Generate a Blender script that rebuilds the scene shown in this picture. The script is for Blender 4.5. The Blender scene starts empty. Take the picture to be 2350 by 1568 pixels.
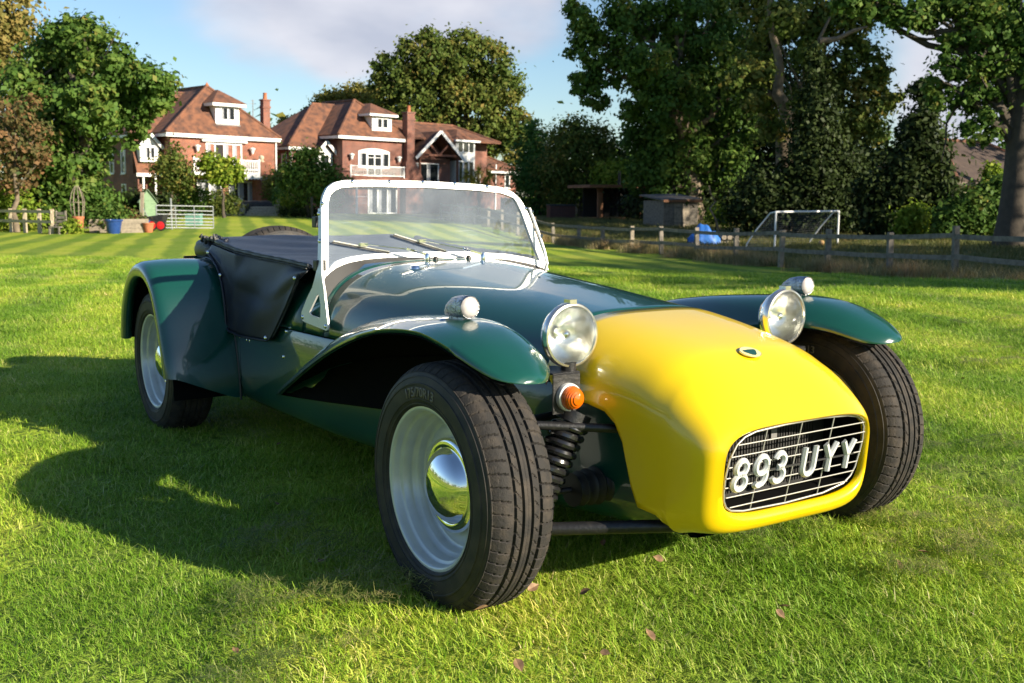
import bpy, math, random
import numpy as np
from mathutils import Vector, Matrix
random.seed(7)
rng = np.random.default_rng(7)
SC = bpy.context.scene
COL = SC.collection
R = math.radians
# ------------------------------------------------------------------ camera
CAM = np.array([2.08273746, -1.88697455, 0.94733937])
CD = np.array([-0.8232253, 0.55171997, -0.13381021])
CR = np.array([0.55639327, 0.83091385, 0.00295006])
CU = np.array([-0.11281236, 0.07202254, 0.99100259])
F0 = 2628.37736 / 2500 * 2350          # focal length in pixels of a 2350 px wide picture
cd = bpy.data.cameras.new('camera')
cd.sensor_width = 36.0
cd.lens = 37.84863
cd.clip_start = 0.05
cd.clip_end = 3000
cd.dof.use_dof = True
cd.dof.focus_distance = 2.55
cd.dof.aperture_fstop = 11.0
cam = bpy.data.objects.new('camera', cd)
COL.objects.link(cam)
M = Matrix.Identity(4)
for i in range(3):
    M[i][0] = CR[i]; M[i][1] = CU[i]; M[i][2] = -CD[i]; M[i][3] = CAM[i]
cam.matrix_world = M
SC.camera = cam
# ------------------------------------------------------------------ sky, sun, exposure
SUN_EL, SUN_AZ = R(21.6), R(25.5)       # azimuth counted from +X towards +Y
w = bpy.data.worlds.new('World')
SC.world = w
w.use_nodes = True
nt = w.node_tree
nt.nodes.clear()
def N(nt, t, **kw):
    n = nt.nodes.new(t)
    for k, v in kw.items():
        if k in n.inputs.keys() if isinstance(k, str) else False:
            n.inputs[k].default_value = v
        else:
            setattr(n, k, v)
    return n
def ramp(nt, stops, interp='LINEAR'):
    n = nt.nodes.new('ShaderNodeValToRGB')
    n.color_ramp.interpolation = interp
    e = n.color_ramp.elements
    while len(e) < len(stops): e.new(0.5)
    for q, (p, c) in zip(e, stops):
        q.position = p
        q.color = (*c, 1) if len(c) == 3 else c
    return n
sky = N(nt, 'ShaderNodeTexSky', sky_type='NISHITA', sun_disc=False, sun_elevation=SUN_EL,
        sun_rotation=math.pi / 2 - SUN_AZ, air_density=1.0, dust_density=0.35, ozone_density=1.6)
tc = N(nt, 'ShaderNodeTexCoord')
# clouds: broken soft grey-mauve sheets everywhere, with a few larger banks where the photograph has them
def pixdir(px, py):
    v = CD + CR*(px-1175)/F0 + CU*(784-py)/F0; return v/np.linalg.norm(v)
def lk(x, y): nt.links.new(x, y)
def mth(op, x, y=None, z=None):
    n = N(nt, 'ShaderNodeMath', operation=op)
    for i_, q in enumerate((x, y, z)):
        if q is None: continue
        if isinstance(q, (int, float)): n.inputs[i_].default_value = q
        else: lk(q, n.inputs[i_])
    return n.outputs[0]
nrm = N(nt, 'ShaderNodeVectorMath', operation='NORMALIZE'); lk(tc.outputs['Generated'], nrm.inputs[0])
mp = N(nt, 'ShaderNodeMapping'); lk(nrm.outputs[0], mp.inputs[0]); mp.inputs['Scale'].default_value = (1, 1, 2.3); mp.inputs['Location'].default_value = (.3, .1, .2)
cl = N(nt, 'ShaderNodeTexNoise'); lk(mp.outputs[0], cl.inputs['Vector']); cl.inputs['Scale'].default_value = 3.2; cl.inputs['Detail'].default_value = 6; cl.inputs['Roughness'].default_value = .5; cl.inputs['Distortion'].default_value = .3
tot = None
for px, py, r_in, r_out, amp in ((480,-60,1,7,.36),(680,-20,1,6.5,.40),(880,-10,1,6.5,.42),(1080,-30,1,6.5,.40),(780,70,.3,3,.22),(1250,-80,1,6,.3),(2120,150,.5,4.5,.40),(2230,260,.5,5,.42),(270,285,.3,2.6,.34),(2700,200,4,14,.4),(-500,200,4,12,.3)):
    dv = pixdir(px, py); dt = N(nt, 'ShaderNodeVectorMath', operation='DOT_PRODUCT'); lk(nrm.outputs[0], dt.inputs[0]); dt.inputs[1].default_value = tuple(dv)
    mr = N(nt, 'ShaderNodeMapRange', interpolation_type='SMOOTHSTEP'); lk(dt.outputs['Value'], mr.inputs[0]); mr.inputs[1].default_value = math.cos(R(r_out)); mr.inputs[2].default_value = math.cos(R(r_in)); mr.inputs[4].default_value = amp
    tot = mr.outputs[0] if tot is None else mth('ADD', tot, mr.outputs[0])
dens = mth('ADD', mth('MULTIPLY_ADD', cl.outputs[0], 1.5, -.66), tot)
cr = ramp(nt, [(.30, (0,0,0)), (.80, (.93,.93,.93))], 'EASE'); lk(dens, cr.inputs[0])
cl2 = N(nt, 'ShaderNodeTexNoise'); lk(mp.outputs[0], cl2.inputs['Vector']); cl2.inputs['Scale'].default_value = 7; cl2.inputs['Detail'].default_value = 4
ccol = ramp(nt, [(.33, (3.7,3.9,4.7)), (.68, (5.6,5.6,6.1))]); lk(cl2.outputs[0], ccol.inputs[0])
mx = N(nt, 'ShaderNodeMix', data_type='RGBA'); lk(cr.outputs[0], mx.inputs[0]); tn = N(nt, 'ShaderNodeMix', data_type='RGBA', blend_type='MULTIPLY'); tn.inputs[0].default_value = 1; tn.inputs[7].default_value = (.84,.94,1.05,1); lk(sky.outputs[0], tn.inputs[6]); lk(tn.outputs[2], mx.inputs[6]); lk(ccol.outputs[0], mx.inputs[7])
bg = N(nt, 'ShaderNodeBackground'); nt.links.new(mx.outputs[2], bg.inputs[0]); bg.inputs[1].default_value = 0.068
wo = N(nt, 'ShaderNodeOutputWorld'); nt.links.new(bg.outputs[0], wo.inputs[0])
sl = bpy.data.lights.new('sun', 'SUN')
sl.energy = 5.0
sl.angle = R(0.53)
sl.color = (1.0, 0.89, 0.70)
so = bpy.data.objects.new('sun', sl)
COL.objects.link(so)
sd = Vector((math.cos(SUN_EL) * math.cos(SUN_AZ), math.cos(SUN_EL) * math.sin(SUN_AZ), math.sin(SUN_EL)))
so.rotation_euler = sd.to_track_quat('Z', 'Y').to_euler()
so.location = (10, 5, 12)
SC.view_settings.view_transform = 'Standard'
SC.view_settings.look = 'None'
SC.view_settings.exposure = 1.15
SC.view_settings.gamma = 1.0
SC.view_settings.use_curve_mapping = False
SC.cycles.max_bounces = 8
SC.cycles.transparent_max_bounces = 12
SC.cycles.use_denoising = True
# ------------------------------------------------------------------ helpers
class MB:
    """collects vertices and faces for one mesh"""
    def __init__(s): s.v = []; s.f = []
    def add(s, vs, fs):
        o = len(s.v); s.v += [tuple(map(float, q)) for q in vs]; s.f += [tuple(i + o for i in q) for q in fs]; return s
    def box(s, lo, hi):
        x0, y0, z0 = lo; x1, y1, z1 = hi
        return s.add([(x0,y0,z0),(x1,y0,z0),(x1,y1,z0),(x0,y1,z0),(x0,y0,z1),(x1,y0,z1),(x1,y1,z1),(x0,y1,z1)],
                     [(0,3,2,1),(4,5,6,7),(0,1,5,4),(1,2,6,5),(2,3,7,6),(3,0,4,7)])
    def grid(s, rows, closed_u=False, closed_v=False):
        n = len(rows); m = len(rows[0]); vs = [p for r in rows for p in r]; fs = []
        for i in range(n if closed_u else n - 1):
            for j in range(m if closed_v else m - 1):
                a = i*m + j; b = i*m + (j+1) % m; c = ((i+1) % n)*m + (j+1) % m; d = ((i+1) % n)*m + j
                fs.append((a, b, c, d))
        return s.add(vs, fs)
    def tube(s, pts, rad, seg=8, cap=True):
        pts = [np.array(p, float) for p in pts]
        if not hasattr(rad, '__len__'): rad = [rad] * len(pts)
        rows = []; up = None
        for i, p in enumerate(pts):
            t = pts[min(i+1, len(pts)-1)] - pts[max(i-1, 0)]; t = t / (np.linalg.norm(t) + 1e-12)
            if up is None: up = np.array([0,0,1.]) if abs(t[2]) < .9 else np.array([1.,0,0])
            a = np.cross(t, up); a /= np.linalg.norm(a) + 1e-12; b = np.cross(a, t); up = b
            rows.append([p + rad[i]*(math.cos(2*math.pi*k/seg)*a + math.sin(2*math.pi*k/seg)*b) for k in range(seg)])
        o = len(s.v)
        s.grid(rows, closed_v=True)
        if cap:
            s.f.append(tuple(o + k for k in range(seg))[::-1] if False else tuple(o + k for k in range(seg)))
            e = o + (len(pts)-1)*seg
            s.f.append(tuple(e + k for k in range(seg-1, -1, -1)))
        return s
    def bar(s, a, b, wx, wz, up=(0,0,1)):
        """square-section bar from a to b"""
        a = np.array(a, float); b = np.array(b, float); t = b - a; t /= np.linalg.norm(t)
        u = np.array(up, float); sd_ = np.cross(t, u); sd_ /= np.linalg.norm(sd_); u = np.cross(sd_, t)
        q = []
        for p in (a, b):
            q += [p - sd_*wx/2 - u*wz/2, p + sd_*wx/2 - u*wz/2, p + sd_*wx/2 + u*wz/2, p - sd_*wx/2 + u*wz/2]
        return s.add(q, [(0,1,2,3),(7,6,5,4),(0,4,5,1),(1,5,6,2),(2,6,7,3),(3,7,4,0)])
    def lathe(s, prof, seg, axis='y', c=(0,0,0), closed=False):
        """prof: list of (radius, offset along axis)"""
        rows = []
        for r_, h in prof:
            row = []
            for k in range(seg):
                t = 2*math.pi*k/seg; ca, sa = r_*math.cos(t), r_*math.sin(t)
                if axis == 'y': p = (ca, h, sa)
                elif axis == 'x': p = (h, ca, sa)
                else: p = (ca, sa, h)
                row.append((p[0]+c[0], p[1]+c[1], p[2]+c[2]))
            rows.append(row)
        return s.grid(rows, closed_u=closed, closed_v=True)
    def prism(s, poly, depth, f):
        """extrude a polygon (list of 2d) : f(u,v,d) -> 3d"""
        n = len(poly)
        vs = [f(u, v, 0) for u, v in poly] + [f(u, v, depth) for u, v in poly]
        fs = [tuple(range(n))[::-1], tuple(range(n, 2*n))] + [(i, (i+1) % n, (i+1) % n + n, i + n) for i in range(n)]
        return s.add(vs, fs)
    def ob(s, name, mat, parent=None, smooth=None, bevel=None, fix=True, sub=0):
        me = bpy.data.meshes.new(name)
        me.from_pydata(s.v, [], s.f)
        return finish(me, name, mat, parent, smooth, bevel, fix, sub)
def finish(me, name, mat, parent=None, smooth=None, bevel=None, fix=True, sub=0):
    if fix:
        import bmesh
        b = bmesh.new(); b.from_mesh(me); bmesh.ops.remove_doubles(b, verts=b.verts, dist=2e-6); bmesh.ops.recalc_face_normals(b, faces=b.faces)
        if bevel:
            es = [e for e in b.edges if len(e.link_faces) == 2 and e.calc_face_angle(0) > R(35)]
            bmesh.ops.bevel(b, geom=es, offset=bevel[0], segments=bevel[1], profile=.5, affect='EDGES', clamp_overlap=True)
        b.to_mesh(me); b.free()
    if smooth is not None:
        me.shade_smooth() if hasattr(me, 'shade_smooth') else None
        me.set_sharp_from_angle(angle=R(smooth))
    o = bpy.data.objects.new(name, me)
    COL.objects.link(o)
    if mat: me.materials.append(mat)
    if parent: o.parent = parent
    if sub:
        m = o.modifiers.new('s', 'SUBSURF'); m.levels = sub; m.render_levels = sub
    return o
def thing(name, label, cat, loc=(0,0,0), rz=0, group=None):
    o = bpy.data.objects.new(name, None); COL.objects.link(o)
    o.location = loc; o.rotation_euler = (0, 0, rz); o.empty_display_size = .2
    return tag(o, label, cat, group)
def tag(o, label=None, cat=None, group=None, kind=None):
    if label: o['label'] = label
    if cat: o['category'] = cat
    if group: o['group'] = group
    if kind: o['kind'] = kind
    return o
def share(o, name, parent, loc=(0,0,0), rot=(0,0,0), scale=(1,1,1)):
    c = o.copy(); COL.objects.link(c); c.name = name; c.parent = parent; c.location = loc; c.rotation_euler = rot; c.scale = scale
    return c
def newmesh(name, V, Fq, mat=None, attr=None, smooth=False):
    """fast numpy mesh: V (n,3), Fq (m,k)"""
    me = bpy.data.meshes.new(name)
    V = np.ascontiguousarray(V, dtype=np.float32); Fq = np.ascontiguousarray(Fq, dtype=np.int32)
    m, k = Fq.shape
    me.vertices.add(len(V)); me.vertices.foreach_set('co', V.ravel())
    me.loops.add(m*k); me.loops.foreach_set('vertex_index', Fq.ravel())
    me.polygons.add(m); me.polygons.foreach_set('loop_start', np.arange(0, m*k, k, dtype=np.int32))
    me.update(calc_edges=True); me.validate()
    if attr is not None:
        for an, av in attr.items():
            a = me.attributes.new(an, 'FLOAT', 'FACE'); a.data.foreach_set('value', np.asarray(av, dtype=np.float32))
    if smooth: me.shade_smooth()
    if mat: me.materials.append(mat)
    return me
# ------------------------------------------------------------------ materials
MAT = {}
def mat(name, col=(.5,.5,.5), rough=.5, metal=0., coat=0., spec=.5, var=None, scale=20., bump=None, bscale=60., trans=0., coatr=.03, obj=True, detail=5.):
    """principled material; var=(colour2, low, high) mixes a second colour by noise; bump=strength"""
    m = bpy.data.materials.new(name); m.use_nodes = True; MAT[name] = m
    t = m.node_tree; b = t.nodes['Principled BSDF']
    b.inputs['Base Color'].default_value = (*col, 1); b.inputs['Roughness'].default_value = rough
    b.inputs['Metallic'].default_value = metal; b.inputs['Coat Weight'].default_value = coat; b.inputs['Coat Roughness'].default_value = coatr
    b.inputs['Specular IOR Level'].default_value = spec; b.inputs['Transmission Weight'].default_value = trans
    c = N(t, 'ShaderNodeTexCoord')
    if var:
        n = N(t, 'ShaderNodeTexNoise'); n.inputs['Scale'].default_value = scale; n.inputs['Detail'].default_value = detail
        t.links.new(c.outputs['Object'], n.inputs['Vector'])
        r_ = ramp(t, [(var[1], col), (var[2], var[0])]); t.links.new(n.outputs[0], r_.inputs[0]); t.links.new(r_.outputs[0], b.inputs['Base Color'])
    if bump:
        n = N(t, 'ShaderNodeTexNoise'); n.inputs['Scale'].default_value = bscale; n.inputs['Detail'].default_value = 4
        t.links.new(c.outputs['Object'], n.inputs['Vector'])
        u = N(t, 'ShaderNodeBump'); u.inputs['Strength'].default_value = bump; u.inputs['Distance'].default_value = .01
        t.links.new(n.outputs[0], u.inputs['Height']); t.links.new(u.outputs[0], b.inputs['Normal'])
    return m
# ================================================================== THE CAR
GREEN = mat('green_paint', (.005,.058,.042), .28, coat=1.0, spec=.5, var=((.006,.064,.047), .4, .6), scale=3, coatr=.02)
YELLOW = mat('yellow_gelcoat', (.80,.552,.002), .30, coat=.8, var=((.785,.53,.002), .35, .7), scale=5, coatr=.05)
BLACK = mat('black_satin', (.012,.012,.013), .42, var=((.03,.027,.024), .5, .75), scale=40, bump=.15, bscale=120)
INSIDE = mat('black_underside', (.004,.004,.004), .95, spec=.08)
RUBBER = mat('tyre_rubber', (.016,.0155,.016), .62, spec=.4, var=((.045,.036,.028), .42, .75), scale=26, bump=.1, bscale=260)
TREAD = mat('tread_rubber', (.024,.022,.021), .8, spec=.3, var=((.058,.047,.038), .45, .75), scale=30, bump=.25, bscale=300)
SILVER = mat('silver_wheel_paint', (.54,.56,.57), .33, metal=.25, coat=.3, var=((.45,.46,.46), .45, .7), scale=14)
CHROME = mat('chrome', (.86,.86,.85), .035, metal=1.0)
PITTED = mat('pitted_chrome', (.62,.63,.64), .22, metal=1.0, var=((.02,.02,.022), .50, .60), scale=240, bump=.5, bscale=300)
ALU = mat('polished_aluminium', (.80,.80,.79), .30, metal=.55, var=((.70,.70,.69), .4, .7), scale=25)
WHITEMETAL = mat('bright_screen_frame', (.80,.80,.79), .38, metal=.15, var=((.72,.72,.71), .4, .7), scale=18)
VINYL = mat('black_vinyl', (.009,.012,.022), .36, spec=.5, var=((.022,.024,.032), .4, .7), scale=9, bump=.35, bscale=420)
STITCH = mat('faded_vinyl_seam', (.05,.05,.048), .7, var=((.22,.21,.19), .55, .7), scale=90)
AMBER = mat('amber_plastic', (.85,.16,.004), .12, coat=.6, trans=.35)
FROST = mat('frosted_lens', (.72,.66,.64), .18, coat=.5, trans=.25, var=((.60,.54,.53), .4, .7), scale=90, bump=.25, bscale=500)
REFLECT = mat('lamp_reflector', (.97,.97,.95), .26, metal=1.0)
PLATE = mat('silver_characters', (.56,.58,.57), .35, metal=.15)
GRILLEM = mat('grille_alloy', (.42,.41,.38), .4, metal=.7)
RADIATOR = mat('radiator_black', (.010,.010,.010), .6)
IVORY = mat('badge_ivory', (.75,.66,.30), .25, coat=.6)
BADGEG = mat('badge_green', (.008,.06,.03), .25, coat=.8)
def glass_mat(name, haze, hcol, scale=6.):
    m = bpy.data.materials.new(name); m.use_nodes = True; t = m.node_tree; t.nodes.clear()
    out = N(t, 'ShaderNodeOutputMaterial'); tr = N(t, 'ShaderNodeBsdfTransparent'); tr.inputs[0].default_value = (.93,.95,.94,1)
    gl = N(t, 'ShaderNodeBsdfGlossy'); gl.inputs['Roughness'].default_value = .01; gl.inputs[0].default_value = (1,1,1,1)
    fr = N(t, 'ShaderNodeFresnel'); fr.inputs[0].default_value = 1.5
    fm = N(t, 'ShaderNodeMath', operation='MULTIPLY'); fm.inputs[1].default_value = 1.8; t.links.new(fr.outputs[0], fm.inputs[0])
    mx = N(t, 'ShaderNodeMixShader'); t.links.new(fm.outputs[0], mx.inputs[0]); t.links.new(tr.outputs[0], mx.inputs[1]); t.links.new(gl.outputs[0], mx.inputs[2])
    last = mx
    if haze:
        c = N(t, 'ShaderNodeTexCoord')
        n = N(t, 'ShaderNodeTexNoise'); n.inputs['Scale'].default_value = scale; n.inputs['Detail'].default_value = 6; t.links.new(c.outputs['Object'], n.inputs['Vector'])
        mpp = N(t, 'ShaderNodeMapping'); mpp.inputs['Scale'].default_value = (60, 5, 190); t.links.new(c.outputs['Object'], mpp.inputs[0])
        n2 = N(t, 'ShaderNodeTexNoise'); n2.inputs['Scale'].default_value = 1.; n2.inputs['Detail'].default_value = 2; t.links.new(mpp.outputs[0], n2.inputs['Vector'])
        r1 = ramp(t, [(.35, (haze*.55,)*3), (.7, (haze*1.35,)*3)]); t.links.new(n.outputs[0], r1.inputs[0])
        r2 = ramp(t, [(.66, (0,0,0)), (.74, (.22,)*3)]); t.links.new(n2.outputs[0], r2.inputs[0])
        ad = N(t, 'ShaderNodeMath', operation='ADD'); t.links.new(r1.outputs[0], ad.inputs[0]); t.links.new(r2.outputs[0], ad.inputs[1])
        di = N(t, 'ShaderNodeBsdfDiffuse'); di.inputs[0].default_value = (*hcol, 1)
        m2 = N(t, 'ShaderNodeMixShader'); t.links.new(ad.outputs[0], m2.inputs[0]); t.links.new(mx.outputs[0], m2.inputs[1]); t.links.new(di.outputs[0], m2.inputs[2]); last = m2
    t.links.new(last.outputs[0], out.inputs[0]); MAT[name] = m
    return m
SCREENG = glass_mat('hazed_screen_glass', .20, (.36,.41,.47))  # diffuse haze: dirt and scratches, plus a grey-blue reflection cast painted in
LENSG = glass_mat('lamp_glass', .0, (1,1,1))

car = thing('sports_car', 'green open two-seater sports car with yellow nose and white framed windscreen on the lawn', 'car')
WB, TF, TRR = 2.262, 1.282, 1.252
def spow(c, p): return math.copysign(abs(c)**p, c)
def sect(w, zb, zt, n, a):
    h = (zt - zb)/2
    return w*spow(math.cos(a), 2/n), (zt + zb)/2 + h*spow(math.sin(a), 2/n)
def lerp(tab, x):
    if x <= tab[0][0]: return np.array(tab[0][1:], float)
    for a, b in zip(tab, tab[1:]):
        if x <= b[0]:
            t = (x - a[0])/(b[0] - a[0]); return np.array(a[1:], float)*(1-t) + np.array(b[1:], float)*t
    return np.array(tab[-1][1:], float)
def cubic(tab, x):
    """smooth (Catmull-Rom) table look-up"""
    xs = [r_[0] for r_ in tab]
    if x <= xs[0]: return np.array(tab[0][1:], float)
    if x >= xs[-1]: return np.array(tab[-1][1:], float)
    i = max(k for k in range(len(xs)-1) if xs[k] <= x)
    P = [np.array(tab[min(max(k, 0), len(tab)-1)][1:], float) for k in (i-1, i, i+1, i+2)]
    X = [xs[min(max(k, 0), len(tab)-1)] for k in (i-1, i, i+1, i+2)]
    h = X[2]-X[1]; t = (x - X[1])/h
    m1 = (P[2]-P[0])/(X[2]-X[0])*h if X[2] != X[0] else P[2]-P[1]
    m2 = (P[3]-P[1])/(X[3]-X[1])*h if X[3] != X[1] else P[2]-P[1]
    return (2*t**3-3*t**2+1)*P[1] + (t**3-2*t**2+t)*m1 + (-2*t**3+3*t**2)*P[2] + (t**3-t**2)*m2
# ---- bonnet and scuttle: (x, half width, bottom of superellipse, top)
BON = [(-1.30,.468,.08,.735),(-1.16,.462,.08,.728),(-.85,.430,.07,.706),(-.50,.392,.06,.682),(-.25,.362,.05,.663),(-.075,.342,.05,.652)]
SEAM = .492
def shell_rows(x0, x1, nx, tab, zlow, na=60, n=3.4):
    rows = []
    for i in range(nx):
        x = x0 + (x1-x0)*i/(nx-1); w, zb, zt = cubic(tab, x)
        # angles from zlow on the left over the top to zlow on the right
        q = max(-1, min(1, (zlow - (zt+zb)/2)/((zt-zb)/2))); al = math.asin(spow(q, n/2))
        rows.append([(x,) + sect(w, zb, zt, n, math.pi - al - (math.pi-2*al)*j/(na-1)) for j in range(na)])
    return rows
def shell(name, rows, m, th=.004, bevel=None):
    b = MB(); b.grid(rows)
    o = b.ob(name, m, car, smooth=40)
    s = o.modifiers.new('t', 'SOLIDIFY'); s.thickness = th; s.offset = -1 if name != 'x' else 1
    return o
def oriented(rows):
    return rows
bonnet = shell('bonnet', shell_rows(-1.150, -.080, 26, BON, SEAM), GREEN)
scut = shell('scuttle', shell_rows(-1.31, -1.154, 6, BON, SEAM), GREEN)
# bonnet catch and rivets
b = MB(); b.lathe([(0.0,.012),(.012,.011),(.017,.004),(.018,0)], 16, 'z', (-1.02,-.19,.711)); b.ob('bonnet_catch', CHROME, car, smooth=40)
def scy(z, w_=.468, z0=.4075, h=.3275): return w_*(1-((z-z0)/h)**3.4)**(1/3.4) + .0008
# ---- body sides (one skin down each side, tapering to the nose), cockpit sides and tail
BODY = [(-2.62,.470),(-1.9,.474),(-1.30,.466),(-1.15,.460),(-.85,.428),(-.5,.388),(-.25,.355),(-.05,.315),(.12,.262),(.30,.225)]
BOT = .155
for sgn in (-1, 1):
    rows = []
    xs = [-1.90,-1.7,-1.5,-1.4,-1.30,-1.15,-1.0,-.85,-.7,-.5,-.35,-.25,-.15,-.05,.03,.12,.2,.30]
    for x in xs:
        wv = cubic(BODY, x)[0]
        top = SEAM - .004
        prof = [(wv-.012, top), (wv-.002, top-.001), (wv, top-.004), (wv+.001, .40), (wv, .30), (wv-.003, .22), (wv-.012, .185), (wv-.035, BOT+.005), (wv-.06, BOT), (0.0, BOT-.004)]
        rows.append([(x, sgn*y_, z_) for y_, z_ in prof])
    b = MB(); b.grid(rows); b.ob('body_side', GREEN, car, smooth=50)
    # rear quarter panel, joined with a dark piping strip
    rows = []
    for x in [-2.62,-2.55,-2.3,-2.1,-1.904]:
        wv = cubic(BODY, x)[0]
        prof = [(0,.672),(wv-.05,.672),(wv-.012,.662),(wv,.635),(wv,.45),(wv,.25),(wv-.02,.17),(wv-.06,.15)]
        rows.append([(x, sgn*y_, z_) for y_, z_ in prof])
    b = MB(); b.grid(rows); b.ob('rear_quarter', GREEN, car, smooth=40)
    # upright cockpit side under the tonneau
    b = MB(); rows = [[(x, sgn*scy(z), z) for z in (SEAM, .52, .55, .58, .61, .635, zt)] for x, zt in ((-1.9,.60),(-1.7,.62),(-1.5,.64),(-1.4,.66),(-1.306,.68))]
    b.grid(rows); o = b.ob('cockpit_side', GREEN, car, smooth=40)
    m_ = o.modifiers.new('t', 'SOLIDIFY'); m_.thickness = .006; m_.offset = 0
b = MB(); b.box((-2.624,-.46,.16), (-2.616,.46,.685)); b.ob('tail_panel', GREEN, car)
b = MB(); b.box((-1.32,-.40,.2), (-1.31,.40,.64)); b.ob('bulkhead', INSIDE, car)
b = MB(); b.box((.30,-.2,.2),(.305,.2,.40)); b.ob('front_crossmember', INSIDE, car)
# dark chassis between the wheels behind the nose
b = MB()
rows = [[(x, y_, z_) for y_, z_ in ((-wv,.50),(-wv,.17),(wv,.17),(wv,.50))] for x, wv in ((-.30,.30),(-.1,.262),(.1,.232),(.22,.222),(.30,.215))]
b.grid(rows); b.ob('chassis_side', GREEN, car, smooth=30)
# ---- rear fenders
FPRO = [(-2.588,.36),(-2.580,.42),(-2.562,.475),(-2.530,.54),(-2.480,.602),(-2.415,.652),(-2.340,.683),(-2.265,.693),(-2.190,.686),(-2.120,.660),(-2.062,.617),(-2.020,.560),(-1.985,.485),(-1.955,.400),(-1.932,.310),(-1.918,.225),(-1.912,.160)]
def rear_fender(sgn):
    b = MB(); n = len(FPRO); rows = []
    P = np.array(FPRO); cen = np.array([-2.262,.30])
    # across: from the body (y=.46) out to the lip
    cross = [(.455,0,0),(.52,.004,0),(.60,.006,0),(.67,.004,0),(.715,0,0),(.735,-.004,0),(.749,-.013,0),(.756,-.026,0),(.757,-.042,0),(.753,-.062,0),(.742,-.068,0),(.725,-.066,0),(.715,-.056,0)]
    for y_, dr, _ in cross:
        row = []
        for i, (x, z) in enumerate(P):
            t = P[min(i+1, n-1)] - P[max(i-1, 0)]; nn = np.array([-t[1], t[0]]); nn /= np.linalg.norm(nn)
            if np.dot(nn, P[i]-cen) < 0: nn = -nn
            fl = 1.0
            xx, zz_ = P[i] + nn*dr
            # the front skirt rises towards the outside
            if i >= n-5:
                low = .16 + (.265-.16)*max(0, min(1, (y_-.47)/.25))
                zz_ = max(zz_, low + (P[i][1]-.16)*(1-(low-.16)/.25)) if P[i][1] < .42 else zz_
            row.append((xx, sgn*y_, zz_))
        rows.append(row)
    b.grid(rows)
    o = b.ob('rear_fender', GREEN, car, smooth=60, sub=1)
    # black liner inside the arch
    l = MB(); rows = []
    for y_ in (.46,.60,.72):
        rows.append([(-2.262 + (x+2.262)*.90, sgn*y_, .30 + (z-.30)*.88) for x, z in FPRO])
    l.grid(rows); l.ob('arch_liner', INSIDE, o)
    p = MB(); p.tube([(x+.004, sgn*.474, z+.002) for x, z in FPRO[5:]], .0045, 6); p.ob('piping', BLACK, o, smooth=60)
    return o
for s_ in (-1, 1): rear_fender(s_)
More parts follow.
